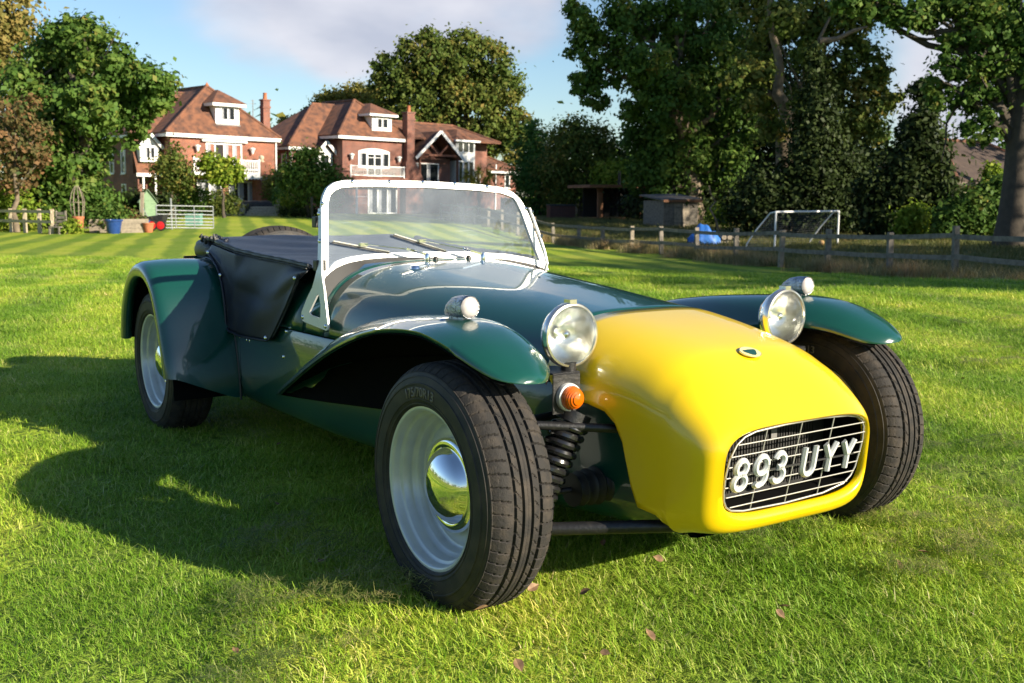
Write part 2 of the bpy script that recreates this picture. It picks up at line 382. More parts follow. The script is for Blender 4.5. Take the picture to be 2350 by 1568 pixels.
# ---- front fenders: x, y inner, y outer, z inner edge, z crown, z outer edge
FF = [(-1.535,.452,.478,.236,.246,.242),(-1.45,.448,.500,.268,.284,.272),(-1.25,.446,.540,.338,.362,.340),(-1.03,.440,.584,.420,.452,.414),(-.78,.424,.625,.470,.547,.498),
      (-.58,.402,.652,.500,.607,.558),(-.40,.386,.675,.520,.636,.602),(-.235,.388,.694,.545,.652,.628),(-.07,.418,.708,.585,.661,.640),(.03,.450,.711,.594,.654,.630),
      (.11,.480,.706,.588,.634,.610),(.17,.506,.692,.572,.610,.588),(.212,.536,.670,.560,.588,.570),(.236,.566,.645,.554,.572,.560),(.245,.592,.622,.554,.560,.556)]
def front_fender(sgn):
    b = MB(); rows = []
    xs = []
    for a, c in zip(FF, FF[1:]):
        k = 4
        xs += [a[0] + (c[0]-a[0])*i/k for i in range(k)]
    xs.append(FF[-1][0])
    for x in xs:
        yi, yo, zi, zc, zo = cubic(FF, x)
        row = []
        m = 18
        for j in range(m+1):
            t = j/m
            y_ = yi + (yo-yi)*(.5 - .5*math.cos(math.pi*t)) if False else yi + (yo-yi)*t
            u = 2*t - 1
            edge = zi if u < 0 else zo
            z_ = edge + (zc-edge)*(1 - abs(u)**2.6)
            row.append((x, sgn*y_, z_))
        # turned-in lips
        e_ = max(.05, min(1, (.250-x)/.05, (x+1.56)/.08)); row = [(x, sgn*(yi+.004*e_), zi-.010*e_)] + row + [(x, sgn*(yo-.001*e_), zo-.009*e_), (x, sgn*(yo-.012*e_), zo-.012*e_)]
        rows.append(row)
    b.grid(rows); n0 = (len(rows)-1)*len(rows[0]); b.f.append(tuple(range(n0, n0+len(rows[0]))))
    o = b.ob('front_fender', GREEN, car, smooth=70)
    # inner skin, a little lower, black
    l = MB(); l.grid([[(p_[0]-(.004 if p_[0] > .2 else 0), p_[1], p_[2]-.013) for p_ in r_[1:-2]] for r_ in rows[3:-6]]); l.ob('fender_underside', INSIDE, o, smooth=70)
    # added black sheet between wing tail and body, standing in for the shaded underside
    sp = MB(); top = []; bot = []
    for x in (-1.47,-1.3,-1.1,-.9,-.7,-.5,-.36):
        yi, yo, zi, zc, zo = cubic(FF, x)
        top.append((x, sgn*(yi+.012), zi-.004)); bot.append((x, sgn*(cubic(BODY, x)[0]+.012), .248+.085*(x+1.5)))
    sp.grid([top, bot]); s2 = sp.ob('shade_sheet', INSIDE, o)
    m_ = s2.modifiers.new('t', 'SOLIDIFY'); m_.thickness = .006; m_.offset = 0
    rv = MB(); rv.lathe([(0,.004),(.008,.003),(.011,0)], 14, 'z', (-.10, sgn*.618, .6575)); rv.ob('fender_rivet', CHROME, o, smooth=50)
    # marker lamp standing on the crown
    ml = MB()
    cx, cy, cz, rr = -.052, sgn*.579, .690, .0268
    rows = []
    for dx_, k, dz in ((.004,1.0,0),(0,1.03,0),(-.03,1.02,-.001),(-.055,.93,-.004),(-.075,.74,-.010),(-.090,.48,-.017),(-.098,.2,-.022),(-.100,.02,-.024)):
        rows.append([(cx+dx_, cy + rr*k*math.cos(a), cz + dz + rr*k*math.sin(a)) for a in [2*math.pi*q/28 for q in range(28)]])
    ml.grid(rows, closed_v=True); ml.box((cx-.07, cy-.012, .652), (cx-.006, cy+.012, .672))
    ml.ob('marker_lamp', PITTED, o, smooth=40)
    ln = MB(); ln.lathe([(.0245,.004),(.0235,.008),(.018,.0125),(.010,.0155),(.0005,.0165)], 28, 'x', (cx, cy, cz)); ln.ob('marker_lens', FROST, o, smooth=60)
    rg = MB(); rg.lathe([(.0265,.002),(.0275,.005),(.0262,.008),(.0243,.0065)], 28, 'x', (cx, cy, cz)); rg.ob('marker_rim', PITTED, o, smooth=60)
    return o
for s_ in (-1, 1): front_fender(s_)
# ---- nose cone
NOSE = [(-.083,.3440,.05,.6540),(.00,.3440,.055,.6420),(.10,.3370,.07,.6250),(.20,.3200,.12,.6035),(.27,.3080,.15,.5830),(.33,.2960,.182,.5530),(.37,.2880,.189,.5250),(.40,.2815,.192,.5010),(.425,.2750,.195,.4810),(.442,.2680,.199,.4680),(.455,.2575,.207,.4580),(.462,.2475,.217,.4525)]
CUT = [(-.083,.512),(-.04,.475),(.03,.460),(.09,.458),(.145,.448),(.178,.425),(.202,.385),(.216,.335),(.230,.285),(.250,.240),(.275,.236),(.300,.232),(.316,.218),(.328,.190),(.33,.186)]
def nn_(x): return 3.4 if x < .3 else 3.4 + (x-.3)*5
def nlow(x): return float(np.interp(x, [.0,.15,.25,.33,.43,.47], [3.4,3.8,6.5,7.5,6.0,4.6]))
def nsect(w_, zb, zt, x, a_):
    return sect(w_, zb, zt, nn_(x) if math.sin(a_) >= 0 else nlow(x), a_)
rows = []; xs = []
tabx = sorted(set([q[0] for q in CUT] + [.0,.06,.11,.165,.19,.209,.223,.240,.262]))
NA, NB = 72, 30
def acut(x, zl, zb, zt):
    q = (zl-(zt+zb)/2)/((zt-zb)/2); n_ = nn_(x) if q >= 0 else nlow(x)
    return math.asin(max(-1, min(1, spow(q, n_/2))))
# the arc is sampled evenly by length so that flat sides and tight corners both get points
def even(fn, a0, a1, n):
    A = np.linspace(a0, a1, 900); P = np.array([fn(q) for q in A]); L_ = np.r_[0, np.cumsum(np.linalg.norm(np.diff(P, axis=0), axis=1))]
    return np.interp(np.linspace(0, L_[-1], n), L_, A)
for x in tabx:
    w_, zb, zt = cubic(NOSE, x); zl = max(lerp(CUT, x)[0], zb + .004)
    al = acut(x, zl, zb, zt); fn = lambda q: nsect(w_, zb, zt, x, q)
    rows.append([(x,) + fn(q) for q in even(fn, math.pi-al, al, NA)])
b = MB(); b.grid(rows)
loops = []
def loop(x, w_, zb, zt, xs_, tilt=0., n2=None):
    fn = (lambda q: nsect(w_, zb, zt, xs_, q)) if n2 is None else (lambda q: sect(w_, zb, zt, n2, q))
    zl = zb + .004 if n2 is None else zb+.003
    if n2 is None: al_ = acut(xs_, max(zl, zb+.004), zb, zt)
    else: al_ = math.asin(spow((zl-(zt+zb)/2)/((zt-zb)/2), n2/2))
    out = []
    A = list(even(fn, math.pi-al_, al_, NA)) + list(even(fn, al_, -math.pi-al_, NB+2)[1:-1])
    for q in A:
        y_, z_ = fn(q)
        out.append((x - tilt*(abs(y_)/.27)**4*.012 + .086*(z_-.345)*(1 if x > .41 else max(0,(x-.33)/.08)), y_, z_))
    return out
for x in (.33,.35,.37,.39,.405,.42,.432,.442,.450,.457,.462):
    w_, zb, zt = cubic(NOSE, x)
    loops.append(loop(x - .008*max(0,(x-.33)/.13), w_, zb, zt, x, max(0, (x-.33)/.13)))
for x, w_, zb, zt, n_ in ((.4590,.2410,.2265,.4495,4.3),(.4555,.2370,.2345,.4455,4.4),(.449,.2345,.2410,.4425,4.6),(.440,.2335,.2430,.4415,4.6),(.434,.2330,.2435,.4410,4.6)):
    loops.append(loop(x, w_, zb, zt, 0, 1.0, n_))
b.grid(loops, closed_v=True)
import bmesh
nose = b.ob('nose_cone', YELLOW, car, smooth=75)
m_ = nose.modifiers.new('t', 'SOLIDIFY'); m_.thickness = .005; m_.offset = -1
# badge on the nose
bx_, bz_ = .287, .5795
sl_ = math.atan2(.5840-.5610, .06)
def bp(u, v, d): return (bx_ + v*math.cos(sl_)*1.0 + d*math.sin(sl_), u, bz_ - v*math.sin(sl_) + d*math.cos(sl_))
oval = [(.028*math.cos(a), .0235*math.sin(a)) for a in [2*math.pi*k/40 for k in range(40)]]
b = MB(); b.prism([(q*1.07, r_*1.07) for q, r_ in oval], .0020, bp); b.ob('badge', CHROME, nose, smooth=40)
b = MB(); b.prism(oval, .0026, bp); b.ob('badge_field', IVORY, nose, smooth=40)
tri = [(q*1.04, r_*.78) for q, r_ in [(0.000,.024),(.007,.020),(.017,.002),(.0195,-.006),(.017,-.011),(.010,-.0115),(0,-.0125),(-.010,-.0115),(-.017,-.011),(-.0195,-.006),(-.017,.002),(-.007,.020)]]
b = MB(); b.prism(tri, .0032, bp); b.ob('badge_shield', BADGEG, nose, smooth=40)
# ---- grille
gx = lambda z: .4425 + .086*(z-.345)
gr = MB()
gout = [(-.227,.306),(-.224,.285),(-.216,.270),(-.200,.2595),(-.162,.253),(-.023,.250),(.102,.254),(.174,.267),(.198,.283),(.211,.304),(.222,.345),(.2275,.372),(.2255,.403),(.215,.420),(.198,.430),(.162,.4365),(.071,.441),(-.051,.4395),(-.145,.4345),(-.178,.426),(-.200,.411),(-.218,.380),(-.226,.340)]
pts = [(gx(z), y, z) for y, z in gout]; pts.append(pts[0]); pts.append(pts[1])
gr.tube(pts, .0026, 8, cap=False)
grille = gr.ob('grille', GRILLEM, car, smooth=60)
for (y0, z0), (y1, z1) in (((-.199,.4105),(.221,.4135)),((-.217,.385),(.228,.389)),((-.2215,.3615),(.224,.365)),((-.2265,.3375),(.2195,.341)),((-.2275,.316),(.2125,.318)),((-.222,.293),(.203,.2955)),((-.207,.2685),(.183,.272))):
    q = MB(); q.tube([(gx(z0)+.003, y0, z0), (gx((z0+z1)/2)+.004, (y0+y1)/2, (z0+z1)/2), (gx(z1)+.003, y1, z1)], .0018, 8); q.ob('grille_bar', GRILLEM, grille, smooth=60)
for (y0, z0), (y1, z1) in (((-.108,.4345),(-.138,.254)),((.006,.4395),(-.026,.250)),((.115,.437),(.084,.254))):
    q = MB(); q.tube([(gx(z0)-.001, y0, z0), (gx(z1)-.001, y1, z1)], .0018, 8); q.ob('grille_bar', GRILLEM, grille, smooth=60)
b = MB(); b.grid([[(x + .086*(z_-.345), y_, z_) for y_, z_ in [sect(.2322*k_, .2442+(1-k_)*.1, .4402-(1-k_)*.1, 4.6, 2*math.pi*q/60) for q in range(60)]] for x, k_ in ((.4335,1.0),(.40,.99),(.36,.96),(.332,.95))], closed_v=True); b.ob('grille_duct', INSIDE, car, smooth=60)
b = MB(); b.box((.322,-.25,.2), (.330,.25,.46)); b.ob('radiator', RADIATOR, car)
b = MB()
for k in range(40): b.box((.330,-.19+k*.0095,.26), (.333,-.1885+k*.0095,.43))
b.ob('radiator_fins', mat('radiator_fin', (.016,.016,.016), .6), car)['kind'] = 'stuff'
LAB = mat('faded_label', (.16,.155,.15), .6, var=((.1,.1,.1),.5,.7), scale=60)
b = MB(); b.box((.334,.03,.375), (.336,.05,.405)); b.ob('radiator_label', LAB, car)
b = MB(); b.box((.334,-.215,.255),(.337,-.18,.285)); b.ob('radiator_label', LAB, car)
# ---- raised silver registration characters "893 UYY"
def stroke(b, path, w0=.0066, w1=.0031, h=.009, closed=False):
    P = [np.array(p, float) for p in path]; n = len(P); rows = []
    for i in range(n):
        a = P[(i-1) % n] if closed else P[max(i-1, 0)]; c = P[(i+1) % n] if closed else P[min(i+1, n-1)]
        d0 = P[i]-a; d1 = c-P[i]
        d0 = d0/np.linalg.norm(d0) if np.linalg.norm(d0) > 1e-9 else d1/np.linalg.norm(d1)
        d1 = d1/np.linalg.norm(d1) if np.linalg.norm(d1) > 1e-9 else d0
        t = d0 + d1; t /= np.linalg.norm(t); nn = np.array([-t[1], t[0]]); k = 1/max(.5, float(nn @ np.array([-d0[1], d0[0]])))
        rows.append([(P[i][0]+nn[0]*s*k, P[i][1]+nn[1]*s*k, d) for s, d in ((-w0, 0), (-w0, .003), (-w1, h), (w1, h), (w0, .003), (w0, 0))])
    o = len(b.v); b.grid(rows, closed_u=closed, closed_v=True)
    if not closed:
        b.f.append(tuple(range(o, o+6))); b.f.append(tuple(range(o+6*(n-1)+5, o+6*(n-1)-1, -1)))
def arc(cx, cy, rx, ry, a0, a1, n=22): return [(cx+rx*math.cos(R(a0+(a1-a0)*i/n)), cy+ry*math.sin(R(a0+(a1-a0)*i/n))) for i in range(n+1)]
def glyph(ch):
    b = MB(); Wd, Hh = .0185, .031
    if ch == '8':
        stroke(b, arc(0,.0150,.0158,.0150,-90,270,30)[:-1], closed=True); stroke(b, arc(0,-.0155,.0182,.0158,90,450,30)[:-1], closed=True)
    elif ch == '9':
        stroke(b, arc(0,.0125,.0180,.0185,0,360,32)[:-1], closed=True)
        stroke(b, [(.0180,.0125)] + arc(-.002,-.010,.0200,.0212,20,-60,12) + arc(-.004,-.012,.0140,.0195,-70,-140,8))
    elif ch == '3':
        stroke(b, arc(0,.0150,.0158,.0158,160,-80,22) + [(-.004,.0005)])
        stroke(b, [(-.004,.0005)] + arc(0,-.0155,.0180,.0158,85,-165,24))
    elif ch == 'U':
        stroke(b, [(-.0180,.0315),(-.0180,-.010)] + arc(0,-.012,.0180,.0190,180,360,20) + [(.0180,-.010),(.0180,.0315)])
    elif ch == 'Y':
        stroke(b, [(-.0190,.0315),(0,-.001)]); stroke(b, [(.0190,.0315),(0,-.001)]); stroke(b, [(0,.002),(0,-.0315)])
    return b
for ch, y_, z_ in (('8',-.190,.3425),('9',-.127,.3430),('3',-.070,.3435),('U',.030,.3455),('Y',.100,.3450),('Y',.163,.3440)):
    g = glyph(ch); o = g.ob('registration_character', PLATE, car, smooth=30)
    # local x -> +y of the car, local y -> up (leaning like the grille), local z -> forward
    mt = Matrix(((0, .086, 1, gx(z_)+.0065), (1, .12, 0, y_), (0, 1.06, 0, z_), (0, 0, 0, 1)))
    o.data.transform(mt)
b = MB(); b.box((.4465,-.212,.3395), (.4505,.19,.3435)); b.ob('character_rail', RADIATOR, car)
# ---- wheels
def tyre_mesh():
    """cross-section swept round the axle; tread blocks are cut by lowering vertices"""
    nu, RO = 744, .2875
    side = [(.186,-.070),(.189,-.081),(.1935,-.0845),(.1945,-.0862),(.197,-.0862),(.1975,-.0850),(.205,-.0880),(.2055,-.0895),(.2075,-.0895),(.208,-.0885),(.214,-.0892),(.228,-.0893),(.238,-.0890),(.2392,-.0905),(.2425,-.0903),(.2435,-.0878),(.256,-.0838),(.2565,-.0850),(.259,-.0842),(.2598,-.0825),(.266,-.0800),(.2685,-.0785)]
    tread_y = np.concatenate([np.linspace(-.0765,.0765,61)])
    prof = side + [(None, y_) for y_ in tread_y] + [(r_, -y_) for r_, y_ in side[::-1]]
    inner = [(.180,.06),(.176,.0),(.180,-.06)]
    prof = prof + inner
    def base(y_): 
        a = abs(y_); 
        return RO - .0145*max(0,(a-.045)/.0315)**2.2 - .0015*(a/.045)**2
    rows = []; sh = []
    for r_, y_ in prof:
        row = []
        for k in range(nu):
            if r_ is not None: rr = r_
            else:
                rr = base(y_); d = 0.; a = abs(y_); per = 62
                ph = (k/nu*per) % 1.0
                if 0.0085 < a < .0135: d = .0065
                elif .0300 < a < .0360: d = .0065
                elif a >= .0360:
                    s = (ph + (a-.036)/.04*.25*(1 if y_ > 0 else -1)) % 1
                    w_ = .10 if a < .066 else .09
                    if s < w_: d = .0045
                    if .0600 < a < .0630 and (s*2) % 1 < .5: d = max(d, .0012)
                elif .0135 <= a <= .0300:
                    s = (ph*1.0 + (a-.0135)/.0165*.75*(1 if y_ > 0 else -1)) % 1
                    d = .0035 if (s < .10 and a > .0165) else 0.
                    if .0205 < a < .0228: d = .003
                elif a < .0016: d = .0012
                rr -= d
            t = 2*math.pi*k/nu
            row.append((rr*math.cos(t), y_, rr*math.sin(t)))
        rows.append(row)
    V = np.array(rows).reshape(-1, 3); m = len(prof)
    ii, kk = np.meshgrid(np.arange(m), np.arange(nu), indexing='ij')
    i2 = (ii+1) % m; k2 = (kk+1) % nu
    Fq = np.stack([ii*nu+kk, ii*nu+k2, i2*nu+k2, i2*nu+kk], -1).reshape(-1, 4)
    me = newmesh('tyre', V, Fq)
    me.materials.append(RUBBER); me.materials.append(TREAD)
    mi = np.zeros((m, nu), int); mi[len(side)-2:len(side)+61] = 1
    me.polygons.foreach_set('material_index', mi.ravel().astype(np.int32))
    me.shade_smooth(); me.set_sharp_from_angle(angle=R(28))
    return me
TYRE = tyre_mesh()
def rim_mesh():
    b = MB()
    # outer face is -y : flange, bead seat, well, then the disc
    prof = [(.181,-.066),(.1885,-.0735),(.1905,-.0765),(.1890,-.0795),(.1840,-.0800),(.1800,-.0775),(.1770,-.0715),(.1762,-.0600),(.1745,-.0565),(.1690,-.0550),(.1670,-.0530),(.1655,-.0330),(.1640,-.0270),(.1570,-.0230),(.1545,-.0200),(.1530,-.0060),(.1500,-.0010),(.1440,.0005),(.1380,-.004),(.1280,-.009),(.115,-.008),(.100,-.0075),(.060,-.007),(.012,-.007)]
    b.lathe(prof, 72, 'y')
    prof = [(.181,.070),(.1765,.056),(.166,.04),(.164,.01),(.1590,.001),(.1460,.008),(.10,.0),(.012,.0)]
    b.lathe(prof, 48, 'y')
    me = bpy.data.meshes.new('wheel'); me.from_pydata(b.v, [], b.f); me.materials.append(SILVER)
    bm = bmesh.new(); bm.from_mesh(me); bmesh.ops.recalc_face_normals(bm, faces=bm.faces); bm.to_mesh(me); bm.free()
    me.shade_smooth(); me.set_sharp_from_angle(angle=R(50)); return me
RIM = rim_mesh()
def cap_mesh():
    b = MB(); SCA = 1.09
    b.lathe([(r_*SCA, h_) for r_, h_ in [(.1000,-.012),(.1020,-.020),(.0995,-.0265),(.093,-.0290),(.0855,-.0295),(.0815,-.0275),(.0795,-.0295),(.074,-.0395),(.064,-.0500),(.050,-.0590),(.034,-.0650),(.017,-.0680),(.0005,-.0690)]], 72, 'y')
    me = bpy.data.meshes.new('hubcap'); me.from_pydata(b.v, [], b.f); me.materials.append(CHROME)
    bm = bmesh.new(); bm.from_mesh(me); bmesh.ops.recalc_face_normals(bm, faces=bm.faces); bm.to_mesh(me); bm.free()
    me.shade_smooth(); me.set_sharp_from_angle(angle=R(50)); return me
CAPM = cap_mesh()
LETTER = mat('moulded_rubber_lettering', (.13,.115,.10), .6)
def lettering(txt, rmid, size, a_mid, inner=False):
    cu = bpy.data.curves.new('txt', 'FONT'); cu.body = txt; cu.size = size; cu.extrude = .0; cu.align_x = 'CENTER'; cu.offset = .0006
    to = bpy.data.objects.new('txt', cu); COL.objects.link(to)
    dg = bpy.context.evaluated_depsgraph_get(); dg.update()
    me = bpy.data.meshes.new_from_object(to.evaluated_get(dg)); bpy.data.objects.remove(to)
    bm = bmesh.new(); bm.from_mesh(me)
    r_ = bmesh.ops.extrude_face_region(bm, geom=bm.faces[:])
    for v in [g for g in r_['geom'] if isinstance(g, bmesh.types.BMVert)]: v.co.z += .0014
    for v in bm.verts:
        ang = a_mid - v.co.x*1.0/rmid if not inner else a_mid + v.co.x*1.0/rmid
        rr = rmid + v.co.y - size*.35
        yy = .0892 + v.co.z
        v.co = Vector((rr*math.cos(ang), -yy, rr*math.sin(ang)))
    bmesh.ops.recalc_face_normals(bm, faces=bm.faces)
    bm.to_mesh(me); bm.free(); me.name = 'tyre_lettering'; me.materials.clear(); me.materials.append(LETTER); return me
# seen from outside (-y side): +x is to the right, so text runs clockwise
LET_OUT = None
def wheel(name, loc, rz, cap=True, letters=None, spin=0., rx=0.):
    o = bpy.data.objects.new('wheel', RIM); COL.objects.link(o); o.parent = car; o.location = loc; o.rotation_euler = (0, 0, rz)
    t = bpy.data.objects.new('tyre', TYRE); COL.objects.link(t); t.parent = o; t.rotation_euler = (0, spin, 0)
    if cap:
        h = bpy.data.objects.new('hubcap', CAPM); COL.objects.link(h); h.parent = o
    v = MB(); v.tube([(.105,-.004,-.118),(.108,-.034,-.121)], .0055, 10); v.ob('tyre_valve', BLACK, o, smooth=40)
    if letters:
        for me in letters:
            l = bpy.data.objects.new('tyre_lettering', me); COL.objects.link(l); l.parent = o
    return o
RT = .2875
L1 = lettering('175/70R13', .2225, .031, R(95))
L2 = lettering('INVICTA', .2235, .020, R(250)) if False else None
wheel('wheel', (0, -TF/2, RT), 0, letters=[L1])
def mirror_letters():
    cu = L1.copy()
    return cu
Li = lettering('175/70R13', .2225, .031, R(104))
ww = wheel('wheel', (0, TF/2, RT), math.pi, spin=.03)
# size marking on the inner wall of the far front tyre
me = Li; lo = bpy.data.objects.new('tyre_lettering', me); COL.objects.link(lo); lo.parent = ww; lo.rotation_euler = (0, 0, math.pi)
wheel('wheel', (-WB, -TRR/2, RT), 0, spin=.02)
wheel('wheel', (-WB, TRR/2, RT), math.pi, spin=.05)
sp_ = wheel('wheel', (-2.735, .02, .520), -math.pi/2 + math.pi, cap=False, spin=.01); sp_['label'] = 'spare wheel standing upright on the tail'
# ---- suspension
def part_tube(name, pts, r_, m, parent=car, seg=10): 
    b = MB(); b.tube(pts, r_, seg); return b.ob(name, m, parent, smooth=40)
for s_ in (-1, 1):
    part_tube('upper_wishbone', [(.02, s_*.565, .425), (.165, s_*.265, .402)], .0105, BLACK)
    part_tube('upper_wishbone', [(.0, s_*.565, .405), (-.06, s_*.27, .408)], .0105, BLACK)
    part_tube('lower_wishbone', [(.05, s_*.575, .178), (.285, s_*.235, .192)], .0155, BLACK)
    part_tube('lower_wishbone', [(-.01, s_*.575, .150), (-.16, s_*.26, .170)], .0155, BLACK)
    part_tube('upright', [(-.005, s_*.565, .13), (-.005, s_*.560, .43)], .022, BLACK)
    # coil spring round its damper
    a = np.array([.055, s_*.49, .175]); c = np.array([.075, s_*.365, .425]); ax = (c-a)/np.linalg.norm(c-a)
    u_ = np.cross(ax, (1,0,0)); u_ /= np.linalg.norm(u_); v_ = np.cross(ax, u_)
    pts = []
    for k in range(11*20+1):
        t = k/(11*20); ang = 2*math.pi*11*t; pts.append(a + (c-a)*(.10+.84*t) + .037*(math.cos(ang)*u_+math.sin(ang)*v_))
    part_tube('coil_spring', pts, .0095, mat('spring_black', (.012,.012,.013), .22, coat=.5), seg=8)
    part_tube('damper', [a, c], .020, BLACK, seg=14)
    part_tube('spring_seat', [c-ax*.012, c+ax*.016], .040, BLACK, seg=18)
    # steering gaiter
    g = MB(); prof = []
    for k in range(33):
        t = k/32; rr = .034 + .010*t + .008*math.cos(2*math.pi*5*t); prof.append((rr, .0 - .120*(1-t)))
    rows = [[(.062 + q*math.cos(p_), s_*(.238 - h), .245 + q*math.sin(p_)) for p_ in [2*math.pi*i/24 for i in range(24)]] for q, h in [(.006,-.123)] + prof]
    g.grid(rows, closed_v=True); g.ob('steering_gaiter', mat('gaiter_rubber', (.018,.017,.016), .55), car, smooth=50)
    part_tube('track_rod', [(.062, s_*.34, .245), (.05, s_*.56, .245)], .0075, BLACK)
    # lamp bracket: flat top plate with a drop plate that carries the indicator
    lb = MB(); lb.box((-.02, s_*.392-.040, .534), (.083, s_*.392+.040, .538)); lb.box((.080, s_*.392-.040, .440), (.084, s_*.392+.040, .5345))
    brk = lb.ob('lamp_bracket', BLACK, car, bevel=(.0015,1))
    part_tube('lamp_post', [(.055, s_*.366, .537), (.055, s_*.366, .556)], .019, BLACK, brk, 16)
    # headlamp
    hx, hy, hz, hr = .060, s_*.366, .622, .0745
    hb = MB(); hb.lathe([(hr*.97,0),(hr*.985,-.010),(hr*.90,-.026),(hr*.74,-.044),(hr*.5,-.060),(hr*.25,-.068),(.001,-.070)], 48, 'x', (hx,hy,hz)); bowl = hb.ob('headlamp', CHROME, car, smooth=50)
    rm = MB(); rm.lathe([(hr*1.00,-.012),(hr*1.045,-.006),(hr*1.05,.004),(hr*1.01,.010),(hr*.945,.011),(hr*.93,.006)], 56, 'x', (hx,hy,hz)); rm.box((hx-.012,hy-.010,hz+hr*1.0),(hx+.012,hy+.010,hz+hr*1.14)); rm.box((hx-.008,hy-.008,hz-hr*1.16),(hx+.010,hy+.008,hz-hr*1.02)); rm.ob('headlamp_rim', mat('lamp_rim', (.80,.76,.70), .18, metal=.9), bowl, smooth=50)
    rf = MB(); rf.lathe([(hr*.94, .004)] + [(hr*.93*t, -.058*(1-t*t)-.001) for t in (.97,.9,.8,.7,.6,.5,.4,.3,.2,.1,.01)], 56, 'x', (hx,hy,hz)); rf.ob('reflector', REFLECT, bowl, smooth=60)
    bc = MB(); bc.lathe([(.012,-.05),(.0125,-.018),(.011,-.012),(.007,-.0085),(.0005,-.007)], 24, 'x', (hx,hy,hz)); bc.ob('bulb_cap', CHROME, bowl, smooth=60)
    ls = MB(); ls.lathe([(hr*.94,.008)] + [(hr*.94*t, .008+.016*(1-t*t)) for t in (.9,.75,.6,.45,.3,.15,.005)], 48, 'x', (hx,hy,hz)); ls.ob('headlamp_lens', LENSG, bowl, smooth=60)
    # indicator
    ix, iy, iz = .084, s_*.391, .480
    ib = MB(); ib.lathe([(.001,0),(.0330,0),(.0340,.006),(.0325,.013),(.0290,.015)], 36, 'x', (ix,iy,iz)); ind = ib.ob('indicator_lamp', mat('indicator_base', (.72,.72,.70), .3, metal=.3), car, smooth=40)
    pr = [(.0285,.012)]
    for k in range(7):
        t0 = k/7; r0 = .0285*math.sqrt(max(0,1-t0**1.8)); pr += [(r0*.985, .014+.034*t0), (r0*.995, .014+.034*(t0+.07))]
    pr += [(.004,.048),(.0005,.0485)]
    il = MB(); il.lathe(pr, 36, 'x', (ix,iy,iz)); il.ob('indicator_lens', AMBER, ind, smooth=35)
# ---- windscreen
def sx(z): return -1.216 - .165*(z-.719)
fo = [(-.452,.640),(-.437,.720),(-.424,.860),(-.416,.915),(-.408,.947),(-.391,.973),(-.365,.990),(-.328,.998),(-.23,1.0),(0,.998),(.20,.989),(.30,.979),(.345,.963),(.372,.942),(.390,.918),(.408,.882),(.440,.790),(.478,.672)]
fi = [(-.414,.700),(-.408,.760),(-.400,.860),(-.393,.925),(-.384,.949),(-.366,.965),(-.340,.974),(-.30,.977),(-.2,.978),(0,.976),(.19,.968),(.29,.9595),(.325,.9505),(.351,.940),(.362,.925),(.380,.885),(.408,.800),(.444,.706)]
bo = [(-.452,.640),(-.437,.670),(-.414,.692),(-.384,.710),(-.346,.724),(-.276,.734),(-.191,.738),(-.059,.735),(.133,.729),(.295,.717),(.400,.697),(.469,.675),(.478,.672)]
bi = [(-.414,.700),(-.406,.712),(-.396,.722),(-.378,.733),(-.343,.742),(-.276,.750),(-.191,.7535),(-.056,.754),(.136,.749),(.298,.737),(.390,.721),(.430,.710),(.444,.706)]
def resamp(pl, n):
    P = np.array(pl); d = np.r_[0, np.cumsum(np.linalg.norm(np.diff(P, axis=0), axis=1))]; t = np.linspace(0, d[-1], n)
    return np.stack([np.interp(t, d, P[:,0]), np.interp(t, d, P[:,1])], 1)
FO = np.vstack([resamp(fo, 80), resamp(bo, 40)[::-1][1:-1]]); FI = np.vstack([resamp(fi, 80), resamp(bi, 40)[::-1][1:-1]])
b = MB()
rows = []
for pl, dx_ in ((FO,.009),(FI,.009),(FI,-.009),(FO,-.009)):
    rows.append([(sx(z)+dx_, y, z) for y, z in pl])
b.grid(rows, closed_u=True, closed_v=True)
ws = b.ob('windscreen', WHITEMETAL, car, smooth=30, bevel=None)
b = MB(); cN = len(FI); mid = FI.mean(0)
b.add([(sx(z), y, z) for y, z in FI], [tuple(range(cN))]); b.ob('windscreen_glass', SCREENG, ws)
for y, z in ((-.30,.997),(-.16,.9985),(-.03,.998),(.10,.994),(.235,.985),(-.4135,.925),(.397,.905)):
    b = MB(); b.lathe([(0,.007),(.004,.0065),(.0065,.003),(.007,0)], 12, 'x', (sx(z)+.009, y, z-.004)); b.ob('screen_stud', CHROME, ws, smooth=50)
def scz(y): return .4045 + .3235*max(0, 1-min(1, abs(y)/.4625)**3.4)**(1/3.4)
# grey rubber lip under the bottom rail
b = MB(); b.grid([[(sx(z)+.010, y, z+.001) for y, z in resamp(bo,40)[1:-1]], [(sx(z)+.034, y*1.012, min(z-.012, scz(y*1.012)+.003) if abs(y) > .30 else z-.012) for y, z in resamp(bo,40)[1:-1]]]); b.ob('scuttle_seal', mat('grey_rubber_seal', (.055,.053,.05), .5), ws, smooth=60)
